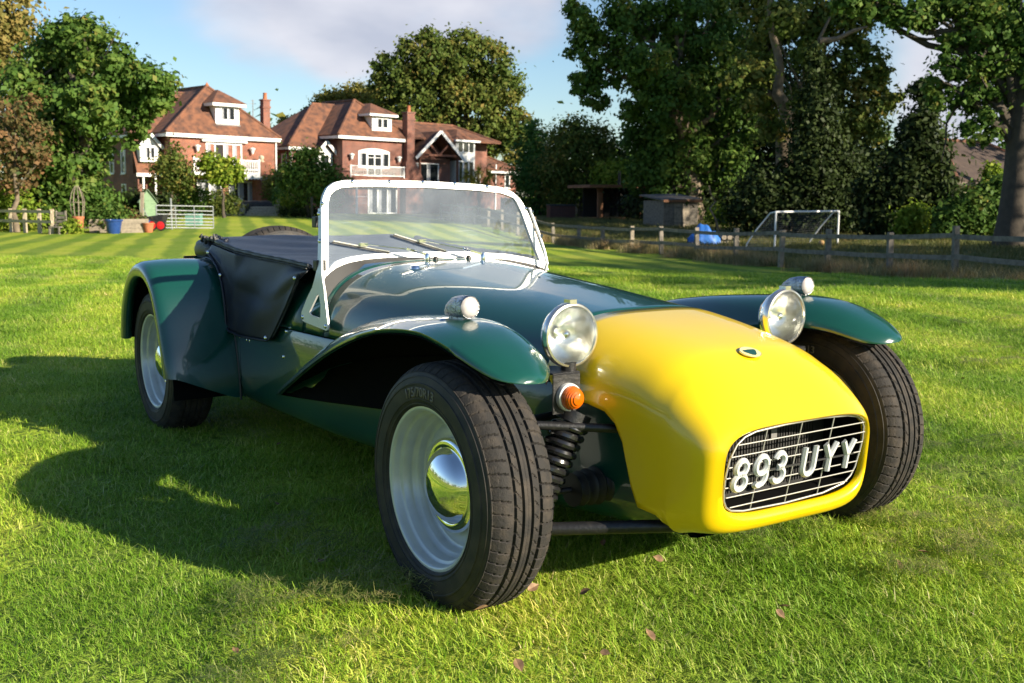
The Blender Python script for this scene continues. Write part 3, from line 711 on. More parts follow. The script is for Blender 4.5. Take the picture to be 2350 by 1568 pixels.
# side brackets, a flat triangular plate with a window in it
def bracket(sgn):
    out = [(-1.146,.898),(-1.118,.900),(-1.124,.740),(-1.118,.700),(-1.100,.640),(-1.078,.545),(-1.076,.530),(-1.088,.518),(-1.275,.530),(-1.290,.538),(-1.290,.560),(-1.240,.612),(-1.175,.672),(-1.156,.700),(-1.148,.745)]
    hole = [(-1.152,.632),(-1.143,.628),(-1.132,.600),(-1.135,.560),(-1.142,.554),(-1.215,.558),(-1.224,.563),(-1.218,.572)]
    O = resamp(out+[out[0]], 61)[:-1]; H = resamp(hole+[hole[0]], 61)[:-1]
    # align start of the hole ring with the nearest outline point
    hc = H.mean(0); ang = lambda q: np.arctan2(q[:,1]-hc[1], q[:,0]-hc[0])
    O = O[np.argsort(ang(O))]; 
    O2 = resamp(np.vstack([out, out[:1]]), 400)[:-1]
    rows_o = []
    HH = H[np.argsort(ang(H))]
    lower = [(-1.150,.700)]
    # lower plate: ring between hole and outline below z=.66 ; upper strap: plain strip
    b = MB(); y0 = sgn*.4705; y1 = sgn*.4765
    lowout = [(-1.1015,.650),(-1.100,.640),(-1.078,.545),(-1.076,.530),(-1.088,.518),(-1.275,.530),(-1.290,.538),(-1.290,.560),(-1.240,.612),(-1.196,.650)]
    L = resamp(lowout+[lowout[0]], 61)[:-1]
    LO = L[np.argsort(np.arctan2(L[:,1]-hc[1], L[:,0]-hc[0]))]; HO = HH
    if sgn > 0: y0, y1 = .440, .446
    rows = [[(x, y0, z) for x, z in LO], [(x, y1, z) for x, z in LO], [(x, y1, z) for x, z in HO], [(x, y0, z) for x, z in HO]]
    b.grid(rows, closed_u=True, closed_v=True)
    lf = [(-1.196,.650),(-1.180,.672),(-1.167,.700),(-1.178,.745),(-1.212,.82),(-1.258,.905)]; rt = [(-1.1015,.650),(-1.112,.676),(-1.124,.700),(-1.149,.745),(-1.185,.82),(-1.232,.905)]
    if sgn > 0: rt = [(x_+.011, z_) for x_, z_ in lf]
    fy = lambda z, o_: sgn*((o_ - max(0, z-.69)*.25) if sgn < 0 else (o_-.0305 - max(0, z-.69)*.09))
    b.grid([[(x, fy(z,.4705), z) for x, z in lf], [(x, fy(z,.4765), z) for x, z in lf], [(x, fy(z,.4765), z) for x, z in rt], [(x, fy(z,.4705), z) for x, z in rt]], closed_u=True)
    o = b.ob('screen_bracket', WHITEMETAL, ws, smooth=30)
    for x, z in ((-1.278,.545),(-1.095,.532),(-1.240,.888),(-1.190,.80)):
        q = MB(); q.lathe([(0,.005),(.005,.0045),(.008,.001),(.008,0)], 12, 'y', (0,0,0))
        q.v = [(vx+x, fy(z, .4765) + sgn*vy, vz+z) for vx, vy, vz in q.v]
        q.ob('bracket_bolt', CHROME, o, smooth=50)
    for x, z in ((-1.262,.860),(-1.180,.722)):
        h = MB(); yy = abs(fy(z, .4765))
        h.box((x-.016, min(sgn*(yy-.030),sgn*(yy+.004)), z-.018), (x+.016, max(sgn*(yy-.030),sgn*(yy+.004)), z+.018))
        h.ob('side_screen_hinge', BLACK, ws, bevel=(.003,2)) if sgn < 0 else None
for s_ in (-1, 1): bracket(s_)
# wipers
for (a, c, pm, piv) in ((( -.391,.799),(-.187,.759),(-.285,.781),(-.066,.738)), ((-.163,.818),(.037,.757),(-.060,.789),(.161,.733))):
    q = MB(); X = lambda z, d: sx(z)+d
    q.bar((X(a[1],.016), a[0], a[1]), (X(c[1],.016), c[0], c[1]), .0042, .0052); wp = q.ob('wiper', mat('wiper_steel', (.66,.65,.62), .25, metal=.85), car, bevel=(.0012,1))
    q = MB(); q.bar((X(a[1],.013), a[0]-.002, a[1]-.005), (X(c[1],.013), c[0], c[1]-.005), .003, .006); q.ob('wiper_rubber', BLACK, wp)
    q = MB(); q.box((X(pm[1],.014), pm[0]-.014, pm[1]-.002), (X(pm[1],.028), pm[0]+.014, pm[1]+.010))
    q.tube([(X(pm[1],.026), pm[0], pm[1]+.006), (X(.765,.060), piv[0]-.075, piv[1]+.030)], .0024, 6)
    q.bar((X(.765,.060), piv[0]-.080, piv[1]+.0315), (X(.75,.062), piv[0]-.004, piv[1]+.010), .004, .009)
    q.ob('wiper_arm', CHROME, wp, bevel=(.0008,1))
    q = MB(); q.tube([(X(.70,.045), piv[0], piv[1]-.035), (X(.73,.056), piv[0], piv[1]-.012), (X(.74,.060), piv[0], piv[1]+.008), (X(.74,.062), piv[0]+.001, piv[1]+.016)], [.013,.0105,.010,.004], 16); q.ob('wiper_spindle', CHROME, wp, smooth=45)
for y in (-.030, .104): 
    q = MB(); q.lathe([(.009,0),(.009,.010),(.006,.015),(.0005,.017)], 14, 'z', (-1.165, y, .724)); q.ob('washer_jet', BLACK, car, smooth=50)
# ---- tonneau cover : side flaps, top sheet, folded hood behind
tn = MB(); nx, ny = 40, 24; rows = []
def ridge(x): return float(np.interp(x, [-2.40,-2.30,-2.19,-1.95,-1.69,-1.45,-1.25], [.768,.763,.754,.729,.718,.713,.704]))
for i in range(nx):
    x = -2.40 + (2.40-1.255)*i/(nx-1); row = []
    for j in range(ny):
        v = -1 + 2*j/(ny-1); y_ = .447*v
        z_ = ridge(x) + .014*(1-v*v)*math.sin((x+2.4)/1.145*math.pi)*(-1) + .006*math.sin(9*x+3*v)*(1-v*v)+.004*math.sin(31*x-5*v)*(1-v*v) + .004
        row.append((x, y_, z_))
    rows.append(row)
tn.grid(rows); ton = tn.ob('tonneau_cover', VINYL, car, smooth=60, sub=1)
m_ = ton.modifiers.new('t', 'SOLIDIFY'); m_.thickness = .003
def flap(sgn):
    top = [(-2.205,.735),(-2.19,.752),(-1.95,.728),(-1.69,.717),(-1.45,.712),(-1.262,.704)]
    # bottom outline from the rear edge round to the front edge
    low = [(-2.190,.728),(-2.120,.700),(-2.050,.665),(-2.010,.610),(-1.985,.540),(-1.975,.470),(-1.972,.432),(-1.85,.420),(-1.70,.426),(-1.56,.434),(-1.535,.440),(-1.47,.490),(-1.40,.550),(-1.33,.615),(-1.275,.670),(-1.258,.690)]
    T = resamp(top, 44); Lw = resamp(low, 44); b = MB(); rows = []
    for j in range(17):
        v = j/16; row = []
        for i in range(44):
            p_ = T[i]*(1-v) + Lw[i]*v
            out = .450 + .034*v + .012*math.sin(math.pi*v)
            out += .010*math.sin(v*7 + i*.30 + 1.5)*math.sin(math.pi*v) + .007*math.exp(-((v-.35-.006*i)/.07)**2)*math.sin(math.pi*i/43)*(-1) + .004*math.sin(i*.55)*math.sin(math.pi*v)
            # clear of the fender front
            if p_[0] < -1.9: out = max(out, .474 + .02*v)
            row.append((p_[0], sgn*(out+.004), p_[1]))
        rows.append(row)
    b.grid(rows); o = b.ob('tonneau_flap', VINYL, ton, smooth=60, sub=1)
    m_ = o.modifiers.new('t', 'SOLIDIFY'); m_.thickness = .003
    e = MB(); e.tube([(p_[0], sgn*(.497 if p_[0] > -1.9 else .502), p_[1]) for p_ in Lw], .0045, 6); e.ob('flap_hem', VINYL, ton, smooth=60)
    z = MB(); z.tube([(p_[0], sgn*(.454), p_[1]+.010) for p_ in T[1:]], [.010+.002*math.sin(i*1.3) for i in range(43)], 7); z.ob('zip_seam', VINYL, ton, smooth=60)
    z = MB()
    for dz in (.017, .003): z.tube([(p_[0], sgn*(.461+(.006 if dz < .01 else 0)), p_[1]+dz+.001*math.sin(i*2.1)) for i, p_ in enumerate(T[1:])], .0022, 5)
    z.ob('zip_edge', STITCH, ton, smooth=60)
    for x, z_, yy in ((-2.02,.640,.503),(-2.155,.722,.503),(-1.275,.676,.503),(-1.555,.446,.503),(-1.905,.408,.470),(-1.83,.406,.470),(-1.80,.406,.470),(-1.445,.478,.468),(-1.475,.385,.468)):
        f = MB(); f.lathe([(0,.006),(.005,.0055),(.0075,.002),(.008,0)], 10, 'y', (x, 0, z_))
        f.v = [(vx, sgn*(yy+vy), vz) for vx, vy, vz in f.v]; f.ob('press_stud', CHROME, ton, smooth=50)
for s_ in (-1, 1): flap(s_)
# folded hood: a lumpy roll of vinyl across the tail
b = MB(); rows = []
for i in range(40):
    y_ = -.452 + .904*i/39; row = []
    for j in range(22):
        a = 2*math.pi*j/22
        rx_ = .150 + .010*math.sin(5*y_*9) ; rz_ = .040 + .006*math.sin(y_*31+2*a)
        k = 1 + .10*math.sin(3*a+y_*23) + .06*math.sin(7*a - y_*41)
        e_ = 1 if 0 < i < 39 else .55
        row.append((-2.435 + rx_*spow(math.cos(a), .75)*k*.92*e_, y_, .722 + rz_*spow(math.sin(a), .8)*k*e_))
    rows.append(row)
b.grid(rows, closed_v=True); o = len(b.v); b.f.append(tuple(range(22))); b.f.append(tuple(range(39*22+21, 39*22-1, -1)))
b.ob('folded_hood', VINYL, car, smooth=70, sub=1)
# crumpled end of the hood with its torn seam
b = MB(); rg_ = np.random.default_rng(4)
for k in range(9):
    x0 = -2.41 + .022*k; pts = [(x0 + .02*rg_.normal()*.5, -.435 - .012*rg_.random() + .01*t, .700 + .070*t/5*(1+.1*rg_.normal()) + .004*rg_.normal()) for t in range(6)]
    b.tube(pts, [.006,.010,.012,.011,.012,.006], 7)
b.ob('hood_fold', VINYL, car, smooth=60)
b = MB(); pts = [(-2.44+.012*k+.004*rg_.normal(), -.444+.003*rg_.normal(), .766+.008*rg_.normal()) for k in range(20)]; b.tube(pts, [.004+.004*rg_.random() for _ in pts], 6); b.ob('hood_seam', STITCH, car, smooth=60)
# ================================================================== GROUND
FW = CD[:2] / np.linalg.norm(CD[:2])
RTV = CR[:2] / np.linalg.norm(CR[:2])
def at(px, py, D):
    """world point seen at pixel (px, py) of the 2350 px wide picture, D metres ahead"""
    v = CD + CR*(px-1175)/F0 + CU*(784-py)/F0
    return CAM + v*D/float(v[:2] @ FW)
def dl(D, L): return CAM[:2] + FW*D + RTV*L
def depth_lat(x, y):
    q = np.array([x, y]) - CAM[:2]; return float(q @ FW), float(q @ RTV)
FENCE_PX = [(2190,640),(2040,635),(1898,625),(1790,615),(1688,608),(1600,600),(1518,590),(1450,585),(1383,580),(1328,573),(1270,567)]
_a, _b = at(2190,640,23.0)[:2], at(1270,567,47.0)[:2]
def on_line(px, py):
    v = CD + CR*(px-1175)/F0 + CU*(784-py)/F0
    t_ = _b - _a; A = np.array([[v[0], -t_[0]],[v[1], -t_[1]]]); k = np.linalg.solve(A, _a - CAM[:2]); return CAM + v*k[0]
FPTS = [on_line(*q) for q in FENCE_PX]
CTRL = [tuple(p_) for p_ in FPTS]
for px, py, D in ((60,540,46),(125,540,46),(180,541,46),(270,541,46),(350,528,48),(360,521,50),(490,521,51),(600,499,70),(640,490,74),(560,478,77),(300,500,70),(150,505,62),
                  (1050,540,40),(900,520,52),(850,505,66),(900,498,80),(1300,508,66),(1400,502,70),(1500,512,60),(1640,545,42),(1830,560,36),(2110,560,38),(2300,570,34),(1250,500,82),(1000,490,84)):
    CTRL.append(tuple(at(px, py, D)))
for D in (-30,-15,-5,0,2,4,6,8):
    for L in (-20,-10,-5,-2,0,2,5,10,20): CTRL.append((*dl(D, L), .022))
for D, L, z in ((14,-8,-.24),(14,0,-.28),(14,8,-.33),(22,-12,-.50),(22,-4,-.58),(22,4,-.65),(32,-16,-.70),(32,-6,-.80),(32,0,-.90),(14,20,-.5),(25,20,-1.0),(40,25,-1.1),(14,-20,-.2),(30,-28,-.6),(60,30,-.4),(60,-35,.0),(100,0,.3),(100,40,.3),(100,-50,.4),(130,0,.4),(130,60,.4),(130,-60,.4)):
    CTRL.append((*dl(D, L), z))
CT = np.array(CTRL)
def tz(X, Y):
    X = np.atleast_1d(np.asarray(X, float)); Y = np.atleast_1d(np.asarray(Y, float)); out = np.zeros(X.shape)
    flat = np.stack([X.ravel(), Y.ravel()], 1); o = np.zeros(len(flat))
    for i in range(0, len(flat), 20000):
        q = flat[i:i+20000]
        d2 = (q[:, None, 0]-CT[None, :, 0])**2 + (q[:, None, 1]-CT[None, :, 1])**2
        D = np.maximum(6, np.linalg.norm(q - CAM[:2], axis=1))*.085 + .6
        w_ = np.exp(-d2/(2*D[:, None]**2)) + 1e-7/(d2+1)**1.0*1e0
        o[i:i+20000] = (w_*CT[None, :, 2]).sum(1)/w_.sum(1)
    return o.reshape(X.shape)
def gz(x, y): return float(tz([x], [y])[0])
# ---- grass materials
def lawn_mat(name, c_dark, c_light, c_dry, stripe=True, dry=.25):
    m = bpy.data.materials.new(name); m.use_nodes = True; t = m.node_tree; b = t.nodes['Principled BSDF']; MAT[name] = m
    b.inputs['Roughness'].default_value = .85; b.inputs['Specular IOR Level'].default_value = .2
    g = N(t, 'ShaderNodeNewGeometry')
    n1 = N(t, 'ShaderNodeTexNoise'); n1.inputs['Scale'].default_value = 14; n1.inputs['Detail'].default_value = 8; n1.inputs['Roughness'].default_value = .7; t.links.new(g.outputs['Position'], n1.inputs['Vector'])
    n2 = N(t, 'ShaderNodeTexNoise'); n2.inputs['Scale'].default_value = .55; n2.inputs['Detail'].default_value = 5; t.links.new(g.outputs['Position'], n2.inputs['Vector'])
    r1 = ramp(t, [(.34, c_dark), (.66, c_light)]); t.links.new(n1.outputs[0], r1.inputs[0])
    r2 = ramp(t, [(.5-.1, (0,0,0)), (.74, (dry*2,)*3)]); t.links.new(n2.outputs[0], r2.inputs[0])
    mx = N(t, 'ShaderNodeMix', data_type='RGBA'); t.links.new(r2.outputs[0], mx.inputs[0]); t.links.new(r1.outputs[0], mx.inputs[6]); mx.inputs[7].default_value = (*c_dry, 1)
    last = mx.outputs[2]
    if stripe:
        # mowing lanes about 1 m wide, running away from the camera with ragged edges
        mp_ = N(t, 'ShaderNodeMapping'); mp_.inputs['Rotation'].default_value = (0, 0, R(-161)); t.links.new(g.outputs['Position'], mp_.inputs[0])
        wv = N(t, 'ShaderNodeTexWave', wave_type='BANDS', bands_direction='Y', wave_profile='SIN'); wv.inputs['Scale'].default_value = .24; wv.inputs['Distortion'].default_value = 1.8; wv.inputs['Detail'].default_value = 3; wv.inputs['Detail Scale'].default_value = 1.2
        t.links.new(mp_.outputs[0], wv.inputs['Vector'])
        r3 = ramp(t, [(.25, (.66,.76,.7)), (.75, (1.32,1.18,1.1))]); t.links.new(wv.outputs[0], r3.inputs[0])
        mu = N(t, 'ShaderNodeMix', data_type='RGBA', blend_type='MULTIPLY'); mu.inputs[0].default_value = 1; t.links.new(last, mu.inputs[6]); t.links.new(r3.outputs[0], mu.inputs[7]); last = mu.outputs[2]
    t.links.new(last, b.inputs['Base Color'])
    n3 = N(t, 'ShaderNodeTexNoise'); n3.inputs['Scale'].default_value = 26; n3.inputs['Detail'].default_value = 6; t.links.new(g.outputs['Position'], n3.inputs['Vector'])
    bu = N(t, 'ShaderNodeBump'); bu.inputs['Strength'].default_value = .9; bu.inputs['Distance'].default_value = .06; t.links.new(n3.outputs[0], bu.inputs['Height']); t.links.new(bu.outputs[0], b.inputs['Normal'])
    return m
LAWN = lawn_mat('mown_lawn', (.11,.19,.012), (.30,.41,.035), (.42,.41,.09))
PADD = lawn_mat('rough_paddock', (.05,.065,.016), (.12,.13,.038), (.22,.19,.075), stripe=False, dry=.4)
def sheet(name, Ds, Ls, m, dz=0., keep=None):
    Dg, Lg = np.meshgrid(Ds, Ls, indexing='ij'); X = CAM[0] + FW[0]*Dg + RTV[0]*Lg; Y = CAM[1] + FW[1]*Dg + RTV[1]*Lg
    Z = tz(X, Y) + dz
    V = np.stack([X, Y, Z], -1).reshape(-1, 3); n, k = Dg.shape
    i, j = np.meshgrid(np.arange(n-1), np.arange(k-1), indexing='ij'); Fq = np.stack([i*k+j, i*k+j+1, (i+1)*k+j+1, (i+1)*k+j], -1).reshape(-1, 4)
    if keep is not None:
        c_ = V[Fq].mean(1); Fq = Fq[keep(c_)]
    me = newmesh(name, V, Fq, m, smooth=True); o = bpy.data.objects.new(name, me); COL.objects.link(o); o['kind'] = 'structure'; return o
Ds = np.concatenate([np.array([-900,-300,-120,-60,-30,-15,-8,-4]), np.arange(-2, 12, .5), np.arange(12, 40, 1.), np.arange(40, 140, 2.5), np.array([150,180,230,320,500,900,1800])])
Ls = np.concatenate([np.array([-1500,-600,-250,-120]), np.arange(-80, -14, 3.), np.arange(-14, 14, .7), np.arange(14, 81, 3.), np.array([120,250,600,1500])])
sheet('lawn', Ds, Ls, LAWN)
# the rough paddock beyond the post and rail fence
_t = (_b-_a)/np.linalg.norm(_b-_a); _n = np.array([_t[1], -_t[0]])
if _n @ (dl(60, 20) - _a) < 0: _n = -_n
sheet('paddock', np.concatenate([np.arange(8, 40, .6), np.arange(40, 100, 1.5)]), np.arange(-10, 60, .6), PADD, .02,
      keep=lambda c: ((c[:, :2]-_a) @ _n > .15) & ((c[:, :2]-_a) @ _n < 30))
# ---- grass blades
def blade_mat(name, cols, trans=.32):
    m = bpy.data.materials.new(name); m.use_nodes = True; t = m.node_tree; t.nodes.clear(); MAT[name] = m
    at_ = N(t, 'ShaderNodeAttribute', attribute_name='tint'); oi = N(t, 'ShaderNodeObjectInfo')
    ad = N(t, 'ShaderNodeMath', operation='MULTIPLY_ADD'); ad.inputs[1].default_value = .72; t.links.new(at_.outputs['Fac'], ad.inputs[0])
    ml = N(t, 'ShaderNodeMath', operation='MULTIPLY'); ml.inputs[1].default_value = .28; t.links.new(oi.outputs['Random'], ml.inputs[0]); t.links.new(ml.outputs[0], ad.inputs[2])
    r_ = ramp(t, cols); t.links.new(ad.outputs[0], r_.inputs[0])
    # broad variation over the ground
    g = N(t, 'ShaderNodeNewGeometry'); n2 = N(t, 'ShaderNodeTexNoise'); n2.inputs['Scale'].default_value = 1.1; n2.inputs['Detail'].default_value = 4; t.links.new(g.outputs['Position'], n2.inputs['Vector'])
    r2 = ramp(t, [(.34, (.80,.88,.80)), (.52, (1.06,1.06,1.06)), (.70, (1.45,1.2,1.35))]); t.links.new(n2.outputs[0], r2.inputs[0])
    mu = N(t, 'ShaderNodeMix', data_type='RGBA', blend_type='MULTIPLY'); mu.inputs[0].default_value = 1; t.links.new(r_.outputs[0], mu.inputs[6]); t.links.new(r2.outputs[0], mu.inputs[7])
    mp_ = N(t, 'ShaderNodeMapping'); mp_.inputs['Rotation'].default_value = (0, 0, R(-161)); t.links.new(g.outputs['Position'], mp_.inputs[0])
    wv = N(t, 'ShaderNodeTexWave', wave_type='BANDS', bands_direction='Y', wave_profile='SIN'); wv.inputs['Scale'].default_value = .24; wv.inputs['Distortion'].default_value = 1.8; wv.inputs['Detail'].default_value = 3; wv.inputs['Detail Scale'].default_value = 1.2; t.links.new(mp_.outputs[0], wv.inputs['Vector'])
    r3 = ramp(t, [(.25, (.78,.86,.8)), (.75, (1.2,1.12,1.1))]); t.links.new(wv.outputs[0], r3.inputs[0])
    m3 = N(t, 'ShaderNodeMix', data_type='RGBA', blend_type='MULTIPLY'); m3.inputs[0].default_value = 1; t.links.new(mu.outputs[2], m3.inputs[6]); t.links.new(r3.outputs[0], m3.inputs[7]); mu = m3
    d = N(t, 'ShaderNodeBsdfPrincipled'); d.inputs['Roughness'].default_value = .5; d.inputs['Specular IOR Level'].default_value = .28; t.links.new(mu.outputs[2], d.inputs['Base Color'])
    tr = N(t, 'ShaderNodeBsdfTranslucent'); t.links.new(mu.outputs[2], tr.inputs[0])
    mx = N(t, 'ShaderNodeMixShader'); mx.inputs[0].default_value = trans; t.links.new(d.outputs[0], mx.inputs[1]); t.links.new(tr.outputs[0], mx.inputs[2])
    o = N(t, 'ShaderNodeOutputMaterial'); t.links.new(mx.outputs[0], o.inputs[0]); return m
BLADE = blade_mat('grass_blades', [(0,(.085,.18,.010)),(.38,(.22,.38,.026)),(.70,(.36,.49,.058)),(.88,(.54,.55,.15)),(.98,(.66,.60,.33))])
PBLADE = blade_mat('paddock_blades', [(0,(.06,.085,.02)),(.5,(.13,.14,.04)),(1,(.26,.22,.09))], .3)
STRAW = blade_mat('dry_grass', [(0,(.20,.16,.07)),(.5,(.34,.27,.13)),(1,(.46,.38,.21))], .3)
CLIP = blade_mat('grass_clippings', [(0,(.075,.135,.022)),(.5,(.16,.21,.05)),(.85,(.30,.29,.11)),(1,(.48,.42,.23))], .3)
def blades(n, size, hmin, hmax, wid, lean, seed, nseg=2, flat=False):
    r_ = np.random.default_rng(seed); V = []; Fq = []; T = []
    x = (r_.random(n)-.5)*size; y = (r_.random(n)-.5)*size; h = hmin + (hmax-hmin)*r_.random(n)**1.3; a = r_.random(n)*2*np.pi
    ln = lean*(.3+r_.random(n)); w_ = wid*(.6+.8*r_.random(n)); ti = r_.random(n)
    da = a + (r_.random(n)-.5)*1.2 + np.pi/2
    for i in range(n):
        cx, sy = math.cos(da[i]), math.sin(da[i]); px_, py_ = -math.sin(da[i])*w_[i]/2, math.cos(da[i])*w_[i]/2; o = len(V)
        for k in range(nseg+1):
            t_ = k/nseg; b_ = ln[i]*h[i]*t_**1.8; zz_ = h[i]*t_*(1-.25*ln[i]*t_) if not flat else .004 + .01*math.sin(3*t_)*r_.random()
            if flat: b_ = h[i]*t_
            ww = (1 - .85*t_**1.5)
            V.append((x[i]+cx*b_-px_*ww, y[i]+sy*b_-py_*ww, zz_)); V.append((x[i]+cx*b_+px_*ww, y[i]+sy*b_+py_*ww, zz_))
        for k in range(nseg): Fq.append((o+2*k, o+2*k+1, o+2*k+3, o+2*k+2)); T.append(ti[i])
    return np.array(V), np.array(Fq), T
GC = bpy.data.collections.new('grass_tufts')
def proto(col, name, data, m):
    V, Fq, T = data; me = newmesh(name, V, Fq, m, {'tint': T}); o = bpy.data.objects.new(name, me); col.objects.link(o); return o
for k in range(6): proto(GC, 'tuft_%d' % k, blades(165, .17, .009, .030, .0023, 1.25, 30+k), BLADE)
def scatter(name, P, S, rotz, pick, col, tilt=None, label=None):
    me = bpy.data.meshes.new(name); me.vertices.add(len(P)); me.vertices.foreach_set('co', np.asarray(P, np.float32).ravel())
    for an, ty, av in (('gs','FLOAT',S), ('gr','FLOAT',rotz), ('gp','INT',pick)):
        a = me.attributes.new(an, ty, 'POINT'); a.data.foreach_set('value', np.asarray(av, np.float32 if ty == 'FLOAT' else np.int32))
    o = bpy.data.objects.new(name, me); COL.objects.link(o); o['kind'] = 'stuff'
    g = bpy.data.node_groups.new(name, 'GeometryNodeTree'); g.interface.new_socket('Geometry', in_out='INPUT', socket_type='NodeSocketGeometry'); g.interface.new_socket('Geometry', in_out='OUTPUT', socket_type='NodeSocketGeometry')
    gi = g.nodes.new('NodeGroupInput'); go = g.nodes.new('NodeGroupOutput'); ip = g.nodes.new('GeometryNodeInstanceOnPoints'); ci = g.nodes.new('GeometryNodeCollectionInfo')
    ci.inputs['Collection'].default_value = col; ci.inputs['Separate Children'].default_value = True; ci.inputs['Reset Children'].default_value = True
    def na(nm, ty): n_ = g.nodes.new('GeometryNodeInputNamedAttribute'); n_.data_type = ty; n_.inputs['Name'].default_value = nm; return n_.outputs['Attribute']
    cx = g.nodes.new('ShaderNodeCombineXYZ'); g.links.new(na('gr','FLOAT'), cx.inputs[2])
    g.links.new(gi.outputs[0], ip.inputs['Points']); g.links.new(ci.outputs[0], ip.inputs['Instance']); ip.inputs['Pick Instance'].default_value = True
    g.links.new(na('gp','INT'), ip.inputs['Instance Index']); g.links.new(cx.outputs[0], ip.inputs['Rotation']); g.links.new(na('gs','FLOAT'), ip.inputs['Scale'])
    g.links.new(ip.outputs[0], go.inputs[0]); m_ = o.modifiers.new('grow', 'NODES'); m_.node_group = g
    return o
def band(D0, D1, dens, s0, s1, r_):
    A = (D1-D0)*(D1+D0)/2*1.24 + (D1-D0)*3.0; n = int(A*dens); D = np.sqrt(r_.random(n)*(D1**2-D0**2)+D0**2); L = (r_.random(n)-.5)*2*(D*.62+1.5)
    return D, L, s0+(s1-s0)*r_.random(n)
gr_ = np.random.default_rng(5)
bands = [band(.5, 3.2, 170, .8, 1.25, gr_), band(3.2, 5.5, 120, .9, 1.4, gr_), band(5.5, 9, 62, 1.1, 1.7, gr_), band(9, 15, 22, 1.5, 2.4, gr_), band(15, 26, 8, 2.0, 3.2, gr_)]
Dd = np.concatenate([q[0] for q in bands]); Ll = np.concatenate([q[1] for q in bands]); Sz = np.concatenate([q[2] for q in bands])
X = CAM[0]+FW[0]*Dd+RTV[0]*Ll; Y = CAM[1]+FW[1]*Dd+RTV[1]*Ll
beyond = (np.stack([X, Y], 1)-_a) @ _n > -.2
# longer under the shelter of the car, patchy elsewhere
pat = np.sin(X*2.1+1.3*np.sin(Y*1.7))*np.sin(Y*2.6+np.sin(X*1.1)*1.5)
Sz = Sz*(1+.22*pat)
ok = ~beyond; X, Y, Sz = X[ok], Y[ok], Sz[ok]
scatter('grass', np.stack([X, Y, tz(X, Y)-.002], 1), Sz, gr_.random(len(X))*6.28, gr_.integers(0, 6, len(X)), GC)
# clumps of dry clippings left by the mower
CC = bpy.data.collections.new('clipping_clumps')
def clump(seed):
    r_ = np.random.default_rng(seed); V, Fq, T = blades(120, .12, .02, .055, .0020, 1.0, seed, 2, True)
    q = V.reshape(-1, 6, 3); rr = np.linalg.norm(q[:, 0, :2], axis=1); q[:, :, 2] += (.030*np.exp(-(rr/.05)**2)*r_.random(len(q)))[:, None] + .012 + .014*r_.random((len(q), 1)); q[:, 4:, 2] += .012*r_.normal(size=(len(q), 1)); return q.reshape(-1, 3), Fq, T
for k in range(4): proto(CC, 'clump_%d' % k, clump(70+k), CLIP)
n = 900; D = 1.5+6.5*gr_.random(n)**1.5; L = (gr_.random(n)*1.3-.35)*(D*.55+.6); Xc = CAM[0]+FW[0]*D+RTV[0]*L; Yc = CAM[1]+FW[1]*D+RTV[1]*L
keep = np.sin(Xc*1.9+Yc*.7+.4)*np.sin(Yc*1.5-Xc*.8) > -.05; Xc, Yc = Xc[keep], Yc[keep]
scatter('grass_clippings', np.stack([Xc, Yc, tz(Xc, Yc)+.017], 1), .4+.75*gr_.random(len(Xc)), gr_.random(len(Xc))*6.28, gr_.integers(0, 4, len(Xc)), CC)
# tall dry grass along the fence and in the paddock
TC = bpy.data.collections.new('tall_tufts')
for k in range(4): proto(TC, 'tall_%d' % k, blades(60, .5, .16, .48, .010, .8, 90+k, 3), STRAW)
PG = bpy.data.collections.new('paddock_tufts')
for k in range(3): proto(PG, 'padd_%d' % k, blades(70, .7, .06, .17, .011, .9, 120+k, 2), PBLADE)
s_ = gr_.random(1500)**.8*34-6; o_ = gr_.normal(size=1500)*.28+.05; P2 = _a + np.outer(s_, _t) + np.outer(o_, _n); kk = (np.sin(s_*1.7)+np.sin(s_*.63+1) > -.5); P2 = P2[kk]
scatter('tall_dry_grass', np.column_stack([P2, tz(P2[:, 0], P2[:, 1])]), .45+.75*gr_.random(len(P2)), gr_.random(len(P2))*6.28, gr_.integers(0, 4, len(P2)), TC)
s_ = gr_.random(5200)*60-14; o_ = .3+gr_.random(5200)**1.3*22; P2 = _a + np.outer(s_, _t) + np.outer(o_, _n)
scatter('paddock_grass', np.column_stack([P2, tz(P2[:, 0], P2[:, 1])+.02], ), .8+.9*gr_.random(len(P2)), gr_.random(len(P2))*6.28, gr_.integers(0, 3, len(P2)), PG)
# fallen leaves
LEAFM = mat('fallen_leaf_brown', (.15,.085,.045), .7, var=((.26,.16,.08), .4, .65), scale=40)
lb = MB(); pts = [(0,.022),(.010,.014),(.014,.004),(.011,-.008),(.004,-.016),(0,-.024),(-.005,-.015),(-.012,-.006),(-.013,.006),(-.008,.015)]
lb.add([(x, y, .006+.3*abs(x)+.10*y*math.sin(40*x)) for x, y in pts] + [(0,0,.004)], [(i, (i+1) % 10, 10) for i in range(10)])
leaf0 = lb.ob('fallen_leaf', LEAFM, None, fix=False); tag(leaf0, 'curled brown leaf', 'leaf', 'fallen leaves on the lawn')
LEAFL = ['under the front bumper by the black wishbone', 'in front of the near front tyre', 'on the lit strip below the nose', 'farthest left on the lit grass', 'in the car shadow left of the near front wheel', 'in the car shadow below the side panel', 'right one of the pair below the nose', 'left one of the pair below the nose', 'right of the pair toward the far front wheel', 'farthest right near the picture edge', 'just right of the near front tyre', 'lowest below the near front tyre', 'lowest in the middle foreground', 'second lowest in the middle foreground', 'left beside the near tyre contact', 'just below the near front tyre', 'far right beyond the far front wheel', 'in the shadow between the two near wheels']
